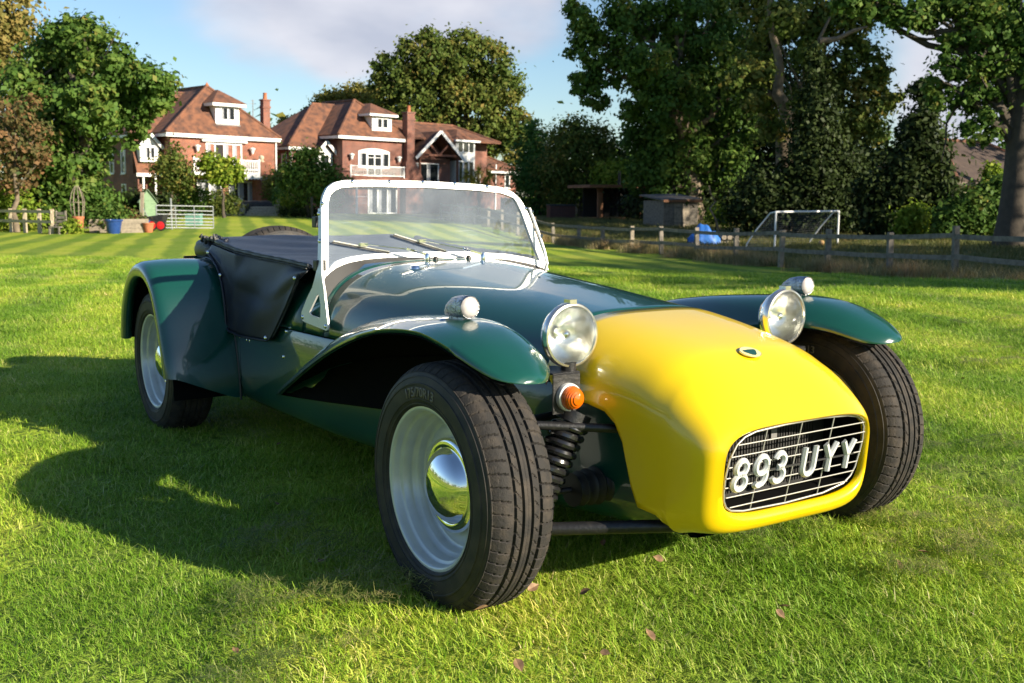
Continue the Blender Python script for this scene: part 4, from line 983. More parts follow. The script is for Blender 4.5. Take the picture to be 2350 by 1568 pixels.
for i, (px, py) in enumerate([(1385,1247),(1222,1350),(1510,1282),(540,1495),(632,1158),(640,1020),(1800,1395),(1790,1410),(2062,1297),(2120,1270),(1345,1360),(1190,1530),(1390,1500),(1490,1460),(1160,1190),(1105,1400),(2210,870),(735,1290)]):
    v = CD + CR*(px-1175)/F0 + CU*(784-py)/F0; k = (.05-CAM[2])/v[2]; p_ = CAM+v*k
    o = leaf0 if i == 0 else leaf0.copy()
    if i: COL.objects.link(o)
    o['label'] = 'curled brown leaf on the grass, ' + LEAFL[i]
    o.location = p_; o.rotation_euler = (gr_.normal()*.4, gr_.normal()*.4, gr_.random()*6.28); s = .5+.35*gr_.random(); o.scale = (s,)*3
# ================================================================== HOUSES
def brick_mat(name, c1, c2, mortar, sc=1.0):
    m = bpy.data.materials.new(name); m.use_nodes = True; t = m.node_tree; b = t.nodes['Principled BSDF']; MAT[name] = m
    c = N(t, 'ShaderNodeTexCoord'); s = N(t, 'ShaderNodeSeparateXYZ'); t.links.new(c.outputs['Object'], s.inputs[0])
    a = N(t, 'ShaderNodeMath', operation='ADD'); t.links.new(s.outputs[0], a.inputs[0]); t.links.new(s.outputs[1], a.inputs[1])
    cb = N(t, 'ShaderNodeCombineXYZ'); t.links.new(a.outputs[0], cb.inputs[0]); t.links.new(s.outputs[2], cb.inputs[1])
    br = N(t, 'ShaderNodeTexBrick'); t.links.new(cb.outputs[0], br.inputs['Vector']); br.inputs['Scale'].default_value = 1.0
    br.inputs['Color1'].default_value = (*c1, 1); br.inputs['Color2'].default_value = (*c2, 1); br.inputs['Mortar'].default_value = (*mortar, 1)
    br.inputs['Brick Width'].default_value = .225*sc; br.inputs['Row Height'].default_value = .075*sc; br.inputs['Mortar Size'].default_value = .010*sc; br.inputs['Mortar Smooth'].default_value = .2
    n = N(t, 'ShaderNodeTexNoise'); n.inputs['Scale'].default_value = 1.3; n.inputs['Detail'].default_value = 6; t.links.new(c.outputs['Object'], n.inputs['Vector'])
    r = ramp(t, [(.35, (.72,.72,.74)), (.7, (1.2,1.16,1.1))]); t.links.new(n.outputs[0], r.inputs[0])
    mu = N(t, 'ShaderNodeMix', data_type='RGBA', blend_type='MULTIPLY'); mu.inputs[0].default_value = 1; t.links.new(br.outputs[0], mu.inputs[6]); t.links.new(r.outputs[0], mu.inputs[7]); t.links.new(mu.outputs[2], b.inputs['Base Color'])
    b.inputs['Roughness'].default_value = .9; bu = N(t, 'ShaderNodeBump'); bu.inputs['Distance'].default_value = .012; bu.inputs['Strength'].default_value = .6; bu.invert = True; t.links.new(br.outputs['Fac'], bu.inputs['Height']); t.links.new(bu.outputs[0], b.inputs['Normal']); return m
BRICK = brick_mat('red_brick', (.34,.100,.052), (.24,.068,.040), (.33,.25,.19))
BRICK2 = brick_mat('dark_red_brick', (.25,.082,.055), (.17,.058,.042), (.24,.19,.16))
TILE = mat('clay_roof_tile', (.215,.090,.048), .85, var=((.085,.042,.030), .38, .66), scale=2.2, detail=9)
def tile_bump(m):
    t = m.node_tree; b = t.nodes['Principled BSDF']; c = N(t, 'ShaderNodeTexCoord'); s = N(t, 'ShaderNodeSeparateXYZ'); t.links.new(c.outputs['Object'], s.inputs[0])
    w_ = N(t, 'ShaderNodeMath', operation='MULTIPLY'); w_.inputs[1].default_value = 9.; t.links.new(s.outputs[2], w_.inputs[0]); fr = N(t, 'ShaderNodeMath', operation='FRACT'); t.links.new(w_.outputs[0], fr.inputs[0])
    bu = N(t, 'ShaderNodeBump'); bu.inputs['Distance'].default_value = .03; bu.inputs['Strength'].default_value = .9; bu.invert = True; t.links.new(fr.outputs[0], bu.inputs['Height']); t.links.new(bu.outputs[0], b.inputs['Normal'])
tile_bump(TILE)
DTILE = mat('dark_concrete_tile', (.060,.040,.034), .9, var=((.095,.065,.05), .4, .7), scale=3, detail=8); tile_bump(DTILE)
UPVC = mat('white_window_paint', (.80,.80,.79), .35, var=((.72,.72,.71), .4, .7), scale=6)
PANE = mat('window_pane', (.020,.024,.028), .04, spec=.9)
CURT = mat('pale_curtain', (.34,.35,.38), .8, var=((.22,.23,.26), .4, .6), scale=14)
TIMBER = mat('stained_timber', (.16,.055,.030), .7, var=((.10,.035,.02), .4, .7), scale=12)
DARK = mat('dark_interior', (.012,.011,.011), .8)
RENDER = mat('cream_render', (.55,.46,.33), .9, var=((.45,.38,.28), .4, .7), scale=4)
POTM = mat('terracotta', (.42,.14,.06), .8, var=((.33,.11,.05), .4, .7), scale=12)
LEAD = mat('lead_grey', (.20,.20,.21), .6)
ROLLA = R(.95)
def house_root(name, label, px, py, D, ang=48.):
    Z0 = np.array([0,0,1.]); rt = np.r_[RTV, 0]; fw = np.r_[FW, 0]
    RT3 = rt*math.cos(ROLLA) - Z0*math.sin(ROLLA); ZP = Z0*math.cos(ROLLA) + rt*math.sin(ROLLA); a = R(ang)
    e1 = RT3*math.sin(a) + fw*math.cos(a); t_ = np.cross(ZP, e1); O = at(px, py, D)
    o = bpy.data.objects.new(name, None); COL.objects.link(o); mt = Matrix.Identity(4)
    for i in range(3): mt[i][0] = e1[i]; mt[i][1] = t_[i]; mt[i][2] = ZP[i]; mt[i][3] = O[i]
    o.matrix_world = mt; tag(o, label, 'house'); return o
def P1(name, m, parent, *boxes, bevel=None):
    b = MB()
    for lo, hi in boxes: b.box(lo, hi)
    return b.ob(name, m, parent, bevel=bevel)
def poly(name, m, parent, faces, thick=.08):
    b = MB()
    for f in faces: b.add(f, [tuple(range(len(f)))])
    o = b.ob(name, m, parent, fix=False)
    s = o.modifiers.new('t', 'SOLIDIFY'); s.thickness = thick; s.offset = 0; return o
def window(parent, s0, s1, z0, z1, t=0., mull=(), trans=(), fr=.07, depth=.10, name='window', curtain=None, axis='s', sill=True):
    """a framed window standing 2 cm proud of a wall plane; axis 's' faces the front, 't' faces the left side"""
    def B(a0, a1, d0, d1, q0, q1):
        return ((a0, d0, q0), (a1, d1, q1)) if axis == 's' else ((d0, a0, q0), (d1, a1, q1))
    f = MB(); d0, d1 = t-.03, t+depth
    for a0, a1, q0, q1 in [(s0, s1, z1-fr, z1), (s0, s1, z0, z0+fr), (s0, s0+fr, z0+fr, z1-fr), (s1-fr, s1, z0+fr, z1-fr)]: f.box(*B(a0, a1, d0, d1, q0, q1))
    for x in mull: f.box(*B(x-fr*.5, x+fr*.5, d0+.004, d1, z0+fr, z1-fr))
    for z in trans: f.box(*B(s0+fr, s1-fr, d0+.008, d1-.004, z-.02, z+.02))
    o = f.ob(name, UPVC, parent)
    ed = [s0+fr] + list(mull) + [s1-fr]
    for x0, x1 in zip(ed, ed[1:]):
        g = MB(); g.box(*B(x0+.01, x1-.01, t+.025, t+.035, z0+fr, z1-fr)); g.ob('pane', PANE, o)
        if curtain:
            c_ = MB(); rows = []
            w_ = (x1-x0)*curtain
            for i in range(13):
                xx = x0+.02+w_*i/12; dd = t+.012 + .006*math.sin(i*1.7); rows.append([B(xx, xx, dd, dd, z0+fr+.02, z1-fr-.02)[0], B(xx, xx, dd, dd, z0+fr+.02, z1-fr-.02)[1]])
            c_.grid(rows); c_.ob('curtain', CURT, o)
    if sill: P1('sill', UPVC, o, B(s0-.05, s1+.05, t-.07, t-.032, z0-.06, z0))
    return o
def hip(name, m, parent, s0, s1, t0, t1, ze, ridge_a, ridge_b):
    """hip roof over a rectangle; ridge_a/b are (s,t,z)"""
    c = [(s0,t0,ze),(s1,t0,ze),(s1,t1,ze),(s0,t1,ze)]; a, b_ = ridge_a, ridge_b
    if abs(a[1]-b_[1]) > abs(a[0]-b_[0]): f = [[c[0],c[1],a],[c[1],c[2],b_,a],[c[2],c[3],b_],[c[3],c[0],a,b_]]
    else: f = [[c[0],c[1],b_,a],[c[1],c[2],b_],[c[2],c[3],a,b_],[c[3],c[0],a]]
    r = poly(name, m, parent, f, .10)
    k = MB()
    for p_, q_ in ((c[0],a),(c[1], a if abs(a[1]-b_[1]) > abs(a[0]-b_[0]) else b_),(a,b_)):
        k.tube([(p_[0],p_[1],p_[2]+.06),(q_[0],q_[1],q_[2]+.08)], .11, 6)
    k.ob('ridge_tiles', TILE, r); return r
def sconce(parent, s, z, t=0.):
    b = MB(); b.lathe([(.02,-.34),(.10,-.25),(.13,-.05),(.20,.0),(.21,.09),(.12,.12),(.02,.16)], 12, 'z', (s, t-.22, z)); b.box((s-.04,t-.2,z-.1),(s+.04,t,z)); return b.ob('wall_lamp', UPVC, parent, smooth=40)
def chimney(parent, s0, s1, t0, t1, z0, z1, m, roof=None):
    c = P1('chimney', m, parent, ((s0,t0,z0),(s1,t1,z1)), ((s0-.05,t0-.05,z1-.55),(s1+.05,t1+.05,z1-.40)), ((s0-.06,t0-.06,z1),(s1+.06,t1+.06,z1+.10)))
    b = MB(); b.lathe([(.16,0),(.15,.1),(.13,.40),(.16,.46),(.12,.48)], 14, 'z', ((s0+s1)/2,(t0+t1)/2,z1+.10)); b.ob('chimney_pot', POTM, c, smooth=40)
    return c
# ---------------- house on the left
h = house_root('brick_house', 'bright red brick house with hipped tile roof, white balcony and tall side chimney', 380, 455, 73)
wall = P1('wall', BRICK, h, ((.42,0,-.6),(8.28,9,4.22)))
P1('wing_wall', BRICK2, h, ((-1.25,2.25,-.6),(.415,9.2,4.15)))  # darker brick than the front: shade of this side put into the colour
hip('roof', TILE, h, -.02, 8.62, -.32, 9.4, 4.34, (4.3,2.35,7.78), (4.3,7.2,7.78))
hip('wing_roof', TILE, h, -1.62, 9.6, 1.90, 9.6, 4.20, (2.5,5.2,7.42), (6.4,5.2,7.42))
fasc = P1('fascia', UPVC, h, ((.0,-.30,4.10),(8.60,-.24,4.33)), ((.0,-.24,4.10),(.06,1.9,4.30)), ((8.54,-.24,4.10),(8.60,6,4.30)), ((.06,-.24,4.10),(8.54,.0,4.14)))
P1('gutter', UPVC, h, ((-.02,-.40,4.25),(8.62,-.305,4.34)))
P1('downpipe', UPVC, h, ((8.30,-.10,0.),(8.40,-.01,4.1)))
P1('wing_fascia', UPVC, h, ((-1.60,1.92,3.98),(-1.54,9.5,4.19)), ((-1.54,1.92,3.98),(-1.0,1.98,4.19)))
# tiled apron with its small white gable dormer, porch below
poly('apron_roof', TILE, h, [[(-1.45,1.15,1.62),(.41,1.15,1.62),(.41,2.24,4.2),(-1.45,2.24,4.2)]], .1)
P1('apron_cheek', BRICK2, h, ((-1.25,1.5,-.6),(-1.15,2.24,1.6)))
P1('porch_fascia', UPVC, h, ((-1.5,1.05,1.42),(.41,1.13,1.64)))
P1('porch_post', UPVC, h, ((-1.05,1.16,-.6),(-.93,1.28,1.42))); P1('porch_post', UPVC, h, ((-.2,1.16,-.6),(-.08,1.28,1.42)))
gd = P1('gable_dormer', UPVC, h, ((-1.2,1.12,2.40),(.15,2.0,3.42)))
b = MB(); b.add([(-1.2,1.12,3.42),(.15,1.12,3.42),(-.525,1.12,4.12),(-1.2,2.2,3.42),(.15,2.2,3.42),(-.525,2.2,4.12)], [(0,1,2),(3,5,4)]); b.ob('dormer_gable', UPVC, gd)
poly('dormer_roof', TILE, gd, [[(-1.38,.95,3.30),(-.525,.95,4.22),(-.525,2.6,4.22),(-1.38,2.6,3.30)], [(.33,.95,3.30),(-.525,.95,4.22),(-.525,2.6,4.22),(.33,2.6,3.30)]], .06)
k = MB(); k.bar((-1.40,.90,3.30),(-.525,.90,4.24),.05,.20,up=(0,0,1)); k.bar((.35,.90,3.30),(-.525,.90,4.24),.05,.20); k.ob('bargeboard', UPVC, gd)
window(gd, -.88, -.18, 2.62, 3.40, 1.08, mull=(-.53,), fr=.06, curtain=.3)
P1('wing_window_surround', UPVC, h, ((-1.29,3.6,2.0),(-1.26,4.6,3.4))) if False else None
window(h, 3.4, 4.1, 1.6, 3.2, -1.29, fr=.08, axis='t'); window(h, 5.4, 6.1, 1.6, 3.2, -1.29, fr=.08, axis='t'); window(h, 3.4, 4.1, -.3, .9, -1.29, fr=.08, axis='t')
# roof dormer
dm = P1('dormer', UPVC, h, ((3.86,.26,5.14),(5.66,3.2,6.355)))
P1('dormer_fascia', UPVC, dm, ((3.48,-.12,6.36),(6.02,3.2,6.58)))
b = MB(); b.add([(3.44,-.17,6.585),(6.06,-.17,6.585),(4.75,1.6,7.60),(4.75,3.2,7.60),(3.44,3.2,6.585),(6.06,3.2,6.585)], [(0,1,2),(0,2,3,4),(1,5,3,2)]); b.ob('dormer_roof', TILE, dm)
window(dm, 4.22, 5.32, 5.42, 6.30, .23, mull=(4.77,), fr=.07, curtain=.35); P1('dormer_apron', LEAD, dm, ((3.84,.14,5.06),(5.68,.26,5.14)))
# first floor french windows, blind box, balcony
window(h, 2.95, 5.67, 2.02, 3.84, -.02, mull=(3.62,4.32,5.02), fr=.10, curtain=.45, name='french_window', sill=False)
P1('open_casement', DARK, h, ((3.72,-.055,2.2),(4.22,-.035,3.70)))
P1('blind_box', UPVC, h, ((2.62,-.26,3.90),(6.0,-.04,4.04)))
sconce(h, 2.26, 3.5); sconce(h, 6.40, 3.48)
bal = P1('balcony', UPVC, h, ((1.5,-1.25,1.60),(6.42,-.06,1.86)))
P1('handrail', UPVC, bal, ((1.5,-1.22,2.62),(6.4,-1.14,2.71))); P1('handrail', UPVC, bal, ((6.32,-1.13,2.62),(6.4,-.03,2.71)))
P1('bottom_rail', UPVC, bal, ((1.5,-1.21,2.02),(6.4,-1.15,2.08)))
for k in range(34):
    x = 1.62+k*.14; P1('baluster', UPVC, bal, ((x,-1.20,1.86),(x+.05,-1.16,2.62)))
for x in (1.45, 6.32): P1('newel', UPVC, bal, ((x,-1.24,1.86),(x+.10,-1.12,2.80)))
P1('balcony_pier', BRICK, bal, ((6.44,-1.3,-.6),(7.25,-.02,2.62))); b = MB(); b.lathe([(.2,0),(.2,.08),(.1,.14),(.2,.3),(.16,.42),(.02,.5)], 14, 'z', (6.84,-.66,2.62)); b.ob('pier_urn', RENDER, bal, smooth=50)
# ground floor patio doors, striped awning over them
window(h, 4.61, 6.92, -.35, 1.26, -.03, mull=(5.38,6.15), fr=.11, curtain=.5, name='patio_door', sill=False)
window(h, 2.25, 4.10, -.35, 1.30, -.03, mull=(3.17,), fr=.11, curtain=.6, name='patio_door', sill=False)
aw = P1('awning_box', UPVC, h, ((4.85,-1.3,1.50),(7.32,-.02,1.60)))
b = MB(); rows = []
for i in range(41):
    x = 4.85+2.47*i/40; rows.append([(x,-1.302,1.60),(x,-1.302,1.40+.05*math.cos(i*math.pi*.5))])
b.grid(rows); o = b.ob('awning_valance', mat('awning_white', (.72,.72,.70), .8, var=((.45,.50,.5), .5, .55), scale=5), aw)
chimney(h, 8.92, 9.47, 2.7, 3.2, -.5, 7.22, BRICK2)
tvp = MB(); tvp.tube([(8.55,3.6,4.8),(8.55,3.6,7.3)], .03, 6); tvp.bar((8.3,3.6,7.0),(8.8,3.6,7.0),.03,.03); tvp.bar((8.4,3.6,7.2),(8.7,3.6,7.2),.03,.03); tvp.ob('aerial_mast', LEAD, h)
b = MB(); b.lathe([(.10,0),(.14,.12),(.05,.26),(.01,.34)], 10, 'z', (4.3,2.35,7.8)); b.ob('finial', POTM, h, smooth=40)
# ---------------- house in the middle
g = house_root('brick_house', 'darker red brick house with gabled timber porch, arched balcony window and broad chimney', 776, 450, 80)
P1('wall', BRICK2, g, ((.38,0,-2.6),(6.06,9,4.28)))
P1('wing_wall', BRICK2, g, ((-2.85,1.9,-2.6),(.375,9.2,3.46)))
hip('roof', TILE, g, -.18, 6.62, -.34, 9.3, 4.42, (3.1,2.5,7.20), (3.1,7.,7.20))
hip('wing_roof', TILE, g, -3.2, 6.5, 1.55, 9.3, 3.50, (.9,4.9,6.90), (4.2,4.9,6.90))
P1('fascia', UPVC, g, ((-.16,-.32,4.18),(6.60,-.26,4.41)), ((-.16,-.26,4.18),(-.10,2.3,4.38)), ((-.10,-.26,4.18),(6.58,0,4.22)))
P1('wing_fascia', UPVC, g, ((-3.17,1.56,3.28),(-3.11,9.2,3.49)), ((-3.11,1.56,3.28),(-.9,1.62,3.49)))
P1('downpipe', UPVC, g, ((-2.86,1.80,-2),(-2.78,1.89,3.3)))
gd = P1('gable_dormer', UPVC, g, ((-1.05,1.1,1.7),(.2,2.2,3.0)))
b = MB(); b.add([(-1.15,1.1,3.0),(.3,1.1,3.0),(-.42,1.1,3.72)], [(0,1,2)]); b.ob('dormer_gable', UPVC, gd)
poly('dormer_roof', TILE, gd, [[(-1.42,.85,2.92),(-.42,.85,3.92),(-.42,3,3.92),(-1.42,3,2.92)], [(.58,.85,2.92),(-.42,.85,3.92),(-.42,3,3.92),(.58,3,2.92)]], .06)
k = MB(); k.bar((-1.46,.80,2.88),(-.42,.80,3.94),.05,.22); k.bar((.62,.80,2.88),(-.42,.80,3.94),.05,.22); k.ob('bargeboard', UPVC, gd)
window(gd, -.78, -.06, 2.15, 2.98, 1.07, mull=(), fr=.07)
window(g, 2.4, 3.1, 1.8, 3.0, -2.89, fr=.08, axis='t')
dm = P1('dormer', UPVC, g, ((3.07,.10,4.9),(4.86,3.2,5.975)))
P1('dormer_fascia', UPVC, dm, ((2.62,-.28,5.98),(5.22,3.2,6.16)))
b = MB(); b.add([(2.58,-.32,6.165),(5.26,-.32,6.165),(3.9,1.5,7.05),(3.9,3.2,7.05),(2.58,3.2,6.165),(5.26,3.2,6.165)], [(0,1,2),(0,2,3,4),(1,5,3,2)]); b.ob('dormer_roof', TILE, dm)
window(dm, 3.40, 4.52, 5.10, 5.88, .07, mull=(3.96,), fr=.08, curtain=.3)
# arched french window group
fw_ = window(g, 1.74, 4.58, 2.10, 3.30, -.03, mull=(2.50,3.84), fr=.10, curtain=.35, name='french_window', sill=False)
window(g, 2.50, 3.86, 1.50, 3.22, -.06, mull=(3.18,), trans=(2.9,), fr=.09, name='french_door', sill=False)
b = MB(); rows = []
for i in range(17):
    x = 1.74+2.84*i/16; u = 2*i/16-1; rows.append([(x,-.07,3.28),(x,-.07,3.36+.22*(1-u*u)),(x,.02,3.36+.22*(1-u*u))])
b.grid(rows); b.ob('arch_head', UPVC, fw_)
sconce(g, 1.05, 3.0); sconce(g, 5.35, 2.95)
bal = P1('balcony', BRICK2, g, ((.35,-1.05,.95),(5.6,-.02,1.42)))
P1('handrail', UPVC, bal, ((.42,-1.0,2.20),(5.32,-.94,2.27))); P1('bottom_rail', UPVC, bal, ((.42,-1.0,1.52),(5.32,-.94,1.58)))
for k in range(36):
    x = .5+k*.134; P1('baluster', UPVC, bal, ((x,-.985,1.58),(x+.03,-.955,2.20)))
for x in (.42, 5.22): P1('newel', UPVC, bal, ((x,-1.01,1.42),(x+.08,-.93,2.3)))
window(g, 2.6, 5.3, -1.3, .70, -.03, mull=(3.5,4.4), fr=.10, curtain=.4, name='patio_door', sill=False)
P1('patio_pillar', UPVC, g, ((1.0,-.9,-1.4),(1.12,-.78,.95)))
c_ = chimney(g, 5.90, 6.60, -.50, .15, 2.0, 6.36, BRICK2)
b = MB(); b.add([(5.76,-.55,2.72),(6.62,-.55,2.72),(7.45,-.55,1.45),(5.76,-.55,1.45),(5.76,.35,2.72),(6.62,.35,2.72),(7.45,.35,1.45),(5.76,.35,1.45)], [(0,1,2,3),(4,7,6,5),(1,5,6,2),(0,3,7,4)]); b.box((5.76,-.55,-2.5),(7.45,.35,1.45)); b.ob('chimney_breast', BRICK2, c_)
b = MB(); b.tube([(5.6,3.6,5.2),(5.6,3.6,6.75)], .05, 8); b.tube([(5.6,3.6,6.75),(5.6,3.6,6.95)], .10, 8); b.ob('flue', UPVC, g)
# gabled extension with exposed timber truss
P1('extension_wall', BRICK2, g, ((6.9,.6,-2.6),(11.0,8,3.1)))
poly('extension_gable', BRICK2, g, [[(6.95,1.0,3.1),(10.95,1.0,3.1),(9.05,1.0,4.8)]], .05)
poly('extension_roof', TILE, g, [[(6.70,-.6,3.02),(9.05,-.6,5.12),(9.05,8,5.12),(6.70,8,3.02)], [(11.40,-.6,3.02),(9.05,-.6,5.12),(9.05,8,5.12),(11.40,8,3.02)]], .10)
k = MB(); k.bar((6.64,-.66,2.98),(9.05,-.66,5.14),.06,.24); k.ob('bargeboard', UPVC, g); k = MB(); k.bar((11.46,-.66,2.98),(9.05,-.66,5.14),.06,.24); k.ob('bargeboard', UPVC, g)
tr_ = MB(); tr_.bar((7.2,-.4,3.30),(10.9,-.4,3.30),.16,.16); tr_ = tr_.ob('truss', TIMBER, g)
for a_, b__ in (((9.05,-.4,3.30),(8.1,-.4,4.15)), ((9.05,-.4,3.30),(10.0,-.4,4.15)), ((7.0,-.4,3.28),(9.05,-.4,4.95)), ((11.1,-.4,3.28),(9.05,-.4,4.95))):
    q = MB(); q.bar(a_, b__, .12, .14); q.ob('truss_brace', TIMBER, tr_)
P1('porch_post', TIMBER, g, ((7.1,-.48,-2.2),(7.25,-.33,3.2))); P1('porch_post', TIMBER, g, ((10.85,-.48,-2.2),(11.0,-.33,3.2)))
window(g, 7.45, 9.80, .9, 2.70, .55, mull=(8.65,), fr=.10, curtain=.3, name='glazed_door', sill=False)
hip('rear_roof', TILE, g, 6.4, 16.2, .4, 8., 4.55, (7.2,4.2,6.0), (14.1,4.2,5.95))
bay = P1('bay_window', UPVC, g, ((11.5,.5,.9),(13.5,1.8,4.62)))
window(bay, 11.62, 13.38, 3.62, 4.50, .46, mull=(12.2,12.8), fr=.09, sill=False); window(bay, 11.62, 13.38, 1.2, 3.0, .46, mull=(12.2,12.8), fr=.10, curtain=.3, sill=False)
b = MB(); b.add([(11.25,.2,4.66),(13.8,.2,4.66),(13.8,3.,4.66),(11.25,3.,4.66),(12.5,1.6,5.55),(12.5,3.,5.6)], [(0,1,4),(1,2,5,4),(3,0,4,5)]); b.ob('bay_roof', TILE, bay)
P1('bay_fascia', UPVC, bay, ((11.22,.16,4.50),(13.82,.5,4.655)))
P1('rear_wall', BRICK2, g, ((11.05,1.8,-2.6),(15.9,8,4.5)))
P1('far_wall', BRICK2, g, ((15.95,2.,-2.6),(19.5,7,2.3))); hip('far_roof', TILE, g, 15.92, 19.9, 1.6, 7.4, 2.32, (17.2,4.5,3.5), (18.4,4.5,3.5))
P1('far_fascia', UPVC, g, ((15.9,1.55,2.14),(19.9,1.62,2.32))); window(g, 18.1, 18.7, .9, 2.05, 1.97, fr=.08); P1('downpipe', UPVC, g, ((17.0,1.88,-1),(17.1,1.98,2.9)))
window(g, 14.2, 15.2, 1.1, 2.3, 1.77, mull=(14.7,), fr=.09)
# ---------------- a sliver of a third house behind, and the bungalow at far right
h3 = house_root('brick_house', 'small pale brick house half hidden behind the left oak, beyond the bright red one', 262, 455, 105)
P1('wall', BRICK, h3, ((-2.,0,-1),(3.4,8,2.6))); hip('roof', TILE, h3, -2.4, 3.8, -.4, 8.4, 2.62, (.7,3.4,5.0), (.7,5.2,5.0)); P1('fascia', UPVC, h3, ((-2.38,-.38,2.42),(3.78,-.32,2.62)))
window(h3, .6, 1.5, 0, 1.9, -.03, mull=(1.05,), fr=.1); window(h3, 2.2, 3.0, 0, 1.9, -.03, fr=.1); P1('downpipe', UPVC, h3, ((3.42,-.1,-1),(3.52,-.01,2.4)))
h4 = house_root('bungalow', 'cream bungalow with dark tiled hip roof behind the right hand oak', 2190, 462, 52, 62)
P1('wall', RENDER, h4, ((0,0,-2),(8.5,7,.9))); hip('roof', DTILE, h4, -.45, 8.9, -.45, 7.4, .95, (2.9,3.4,3.05), (6.,3.4,3.05)); P1('fascia', mat('brown_fascia', (.09,.06,.045), .6), h4, ((-.43,-.43,.74),(8.88,-.37,.95)))
window(h4, 1.3, 2.5, -.3, .6, -.03, mull=(1.9,), fr=.07)
b = MB(); b.tube([(3.6,3.4,3.0),(3.6,3.4,4.0)], .025, 6); b.bar((2.6,3.4,3.95),(3.7,3.4,3.95),.02,.02); [b.bar((2.7+.12*k,3.4,3.87),(2.7+.12*k,3.4,4.03),.015,.015) for k in range(7)]; b.ob('aerial', LEAD, h4)
# ================================================================== GARDEN AND FIELD THINGS
WOODG = mat('weathered_grey_wood', (.22,.19,.155), .85, var=((.11,.10,.08), .40, .68), scale=8, bump=.4, bscale=50)
WOODL = mat('pale_weathered_wood', (.30,.25,.19), .85, var=((.19,.16,.12), .4, .7), scale=8, bump=.4, bscale=50)
WOODB = mat('warm_brown_timber', (.22,.095,.04), .7, var=((.14,.06,.03), .4, .7), scale=9)
GALV = mat('galvanised_steel', (.30,.32,.33), .5, metal=.5, var=((.22,.24,.25), .4, .7), scale=12)
WHITE = mat('white_powder_coat', (.80,.80,.80), .35)
BLUEG = mat('blue_glaze', (.012,.045,.19), .25, coat=.5, var=((.02,.06,.22), .4, .7), scale=12)
BLUET = mat('blue_tarpaulin', (.015,.11,.42), .55, var=((.03,.16,.50), .4, .7), scale=7, bump=.6, bscale=14)
STONE = mat('pale_stone', (.42,.38,.31), .9, var=((.30,.27,.22), .4, .7), scale=7, bump=.4, bscale=30)
PGREEN = mat('pale_green_paint', (.22,.33,.20), .7, var=((.17,.27,.16), .4, .7), scale=7)
REDP = mat('red_plastic', (.52,.012,.016), .4)
BLKCOVER = mat('black_cover_cloth', (.014,.014,.017), .6, var=((.03,.03,.033), .5, .7), scale=6)
SOIL = mat('dark_soil', (.035,.024,.016), .95)
def base_at(px, py, D):
    p_ = at(px, py, D); p_[2] = gz(p_[0], p_[1]); return p_
def ground_pt(px, py, D):
    p_ = at(px, py, D); return np.array([p_[0], p_[1], gz(p_[0], p_[1])])
CAMYAW = math.atan2(RTV[1], RTV[0])           # local +x -> to the right, local +y -> away from the camera
# ---- post and rail fence
fence = thing('post_and_rail_fence', 'long weathered wooden post and rail fence crossing the field to the right', 'fence')
sp = FPTS[:]                                  # posts seen right of the car, then further ones in line
ext = [FPTS[0] - (FPTS[1]-FPTS[0])*(i+1) for i in range(2)][::-1]
for e in ext: e[2] = gz(e[0], e[1])
dlt = (FPTS[-1]-FPTS[0])/(len(FPTS)-1)
more = []
for i in range(8):
    q = FPTS[-1] + dlt*(i+1); q[2] = gz(q[0], q[1]); more.append(q)
allp = ext + FPTS + more
tb = np.r_[_t, 0]; nb = np.r_[_n, 0]
for i, p_ in enumerate(allp):
    r_ = np.random.default_rng(200+i); hgt = 1.05 + .04*r_.normal(); le = .02*r_.normal()
    b = MB(); a0 = np.array([p_[0], p_[1], p_[2]-.1]); a1 = a0 + np.array([le, le, hgt+.1]); b.bar(a0, a1, .145, .085, up=tuple(tb+np.array([0,0,.001])))
    b.ob('post', WOODL if i % 4 == 1 else WOODG, fence, bevel=(.008,1))
for i, (p_, q_) in enumerate(zip(allp, allp[1:])):
    r_ = np.random.default_rng(300+i)
    for hh in (.93, .50):
        o_ = -nb*.06; b = MB(); z0, z1 = hh+.02*r_.normal(), hh+.02*r_.normal()
        A = p_+o_+[0,0,z0]; Bq = q_+o_+[0,0,z1]; md = (A+Bq)/2+[0,0,-.012]; b.bar(A-(tb*.05), md, .045, .105); b2 = MB()
        b.bar(md, Bq+(tb*.0), .045, .105); b.ob('rail', WOODG, fence)
# thin wire stock netting behind the rails
# ---- short fence on the left
lf = thing('picket_fence', 'short pale wooden fence at the far left edge of the lawn', 'fence')
fx = [-75,-40,-6,27,59,92,122]
lp = [ground_pt(x, 538+ (x>60)*1, 46+.02*(122-x)) for x in fx]
for p_ in lp:
    b = MB(); b.bar(p_-[0,0,.1], p_+[0,0,1.04], .16, .10, up=(FW[0],FW[1],.001)); b.ob('post', WOODL, lf, bevel=(.01,1))
for p_, q_ in zip(lp, lp[1:]):
    for z in (.93, .50): b = MB(); b.bar(p_-np.r_[FW,0]*.075+[0,0,z], q_-np.r_[FW,0]*.075+[0,0,z], .05, .12); b.ob('rail', WOODL, lf)
WOODP = mat('bright_fence_wood', (.46,.38,.27), .85, var=((.33,.27,.19), .4, .7), scale=8, bump=.4, bscale=50)
for q in list(lf.children): q.data.materials[0] = WOODP  # whole left fence takes a brighter wood colour
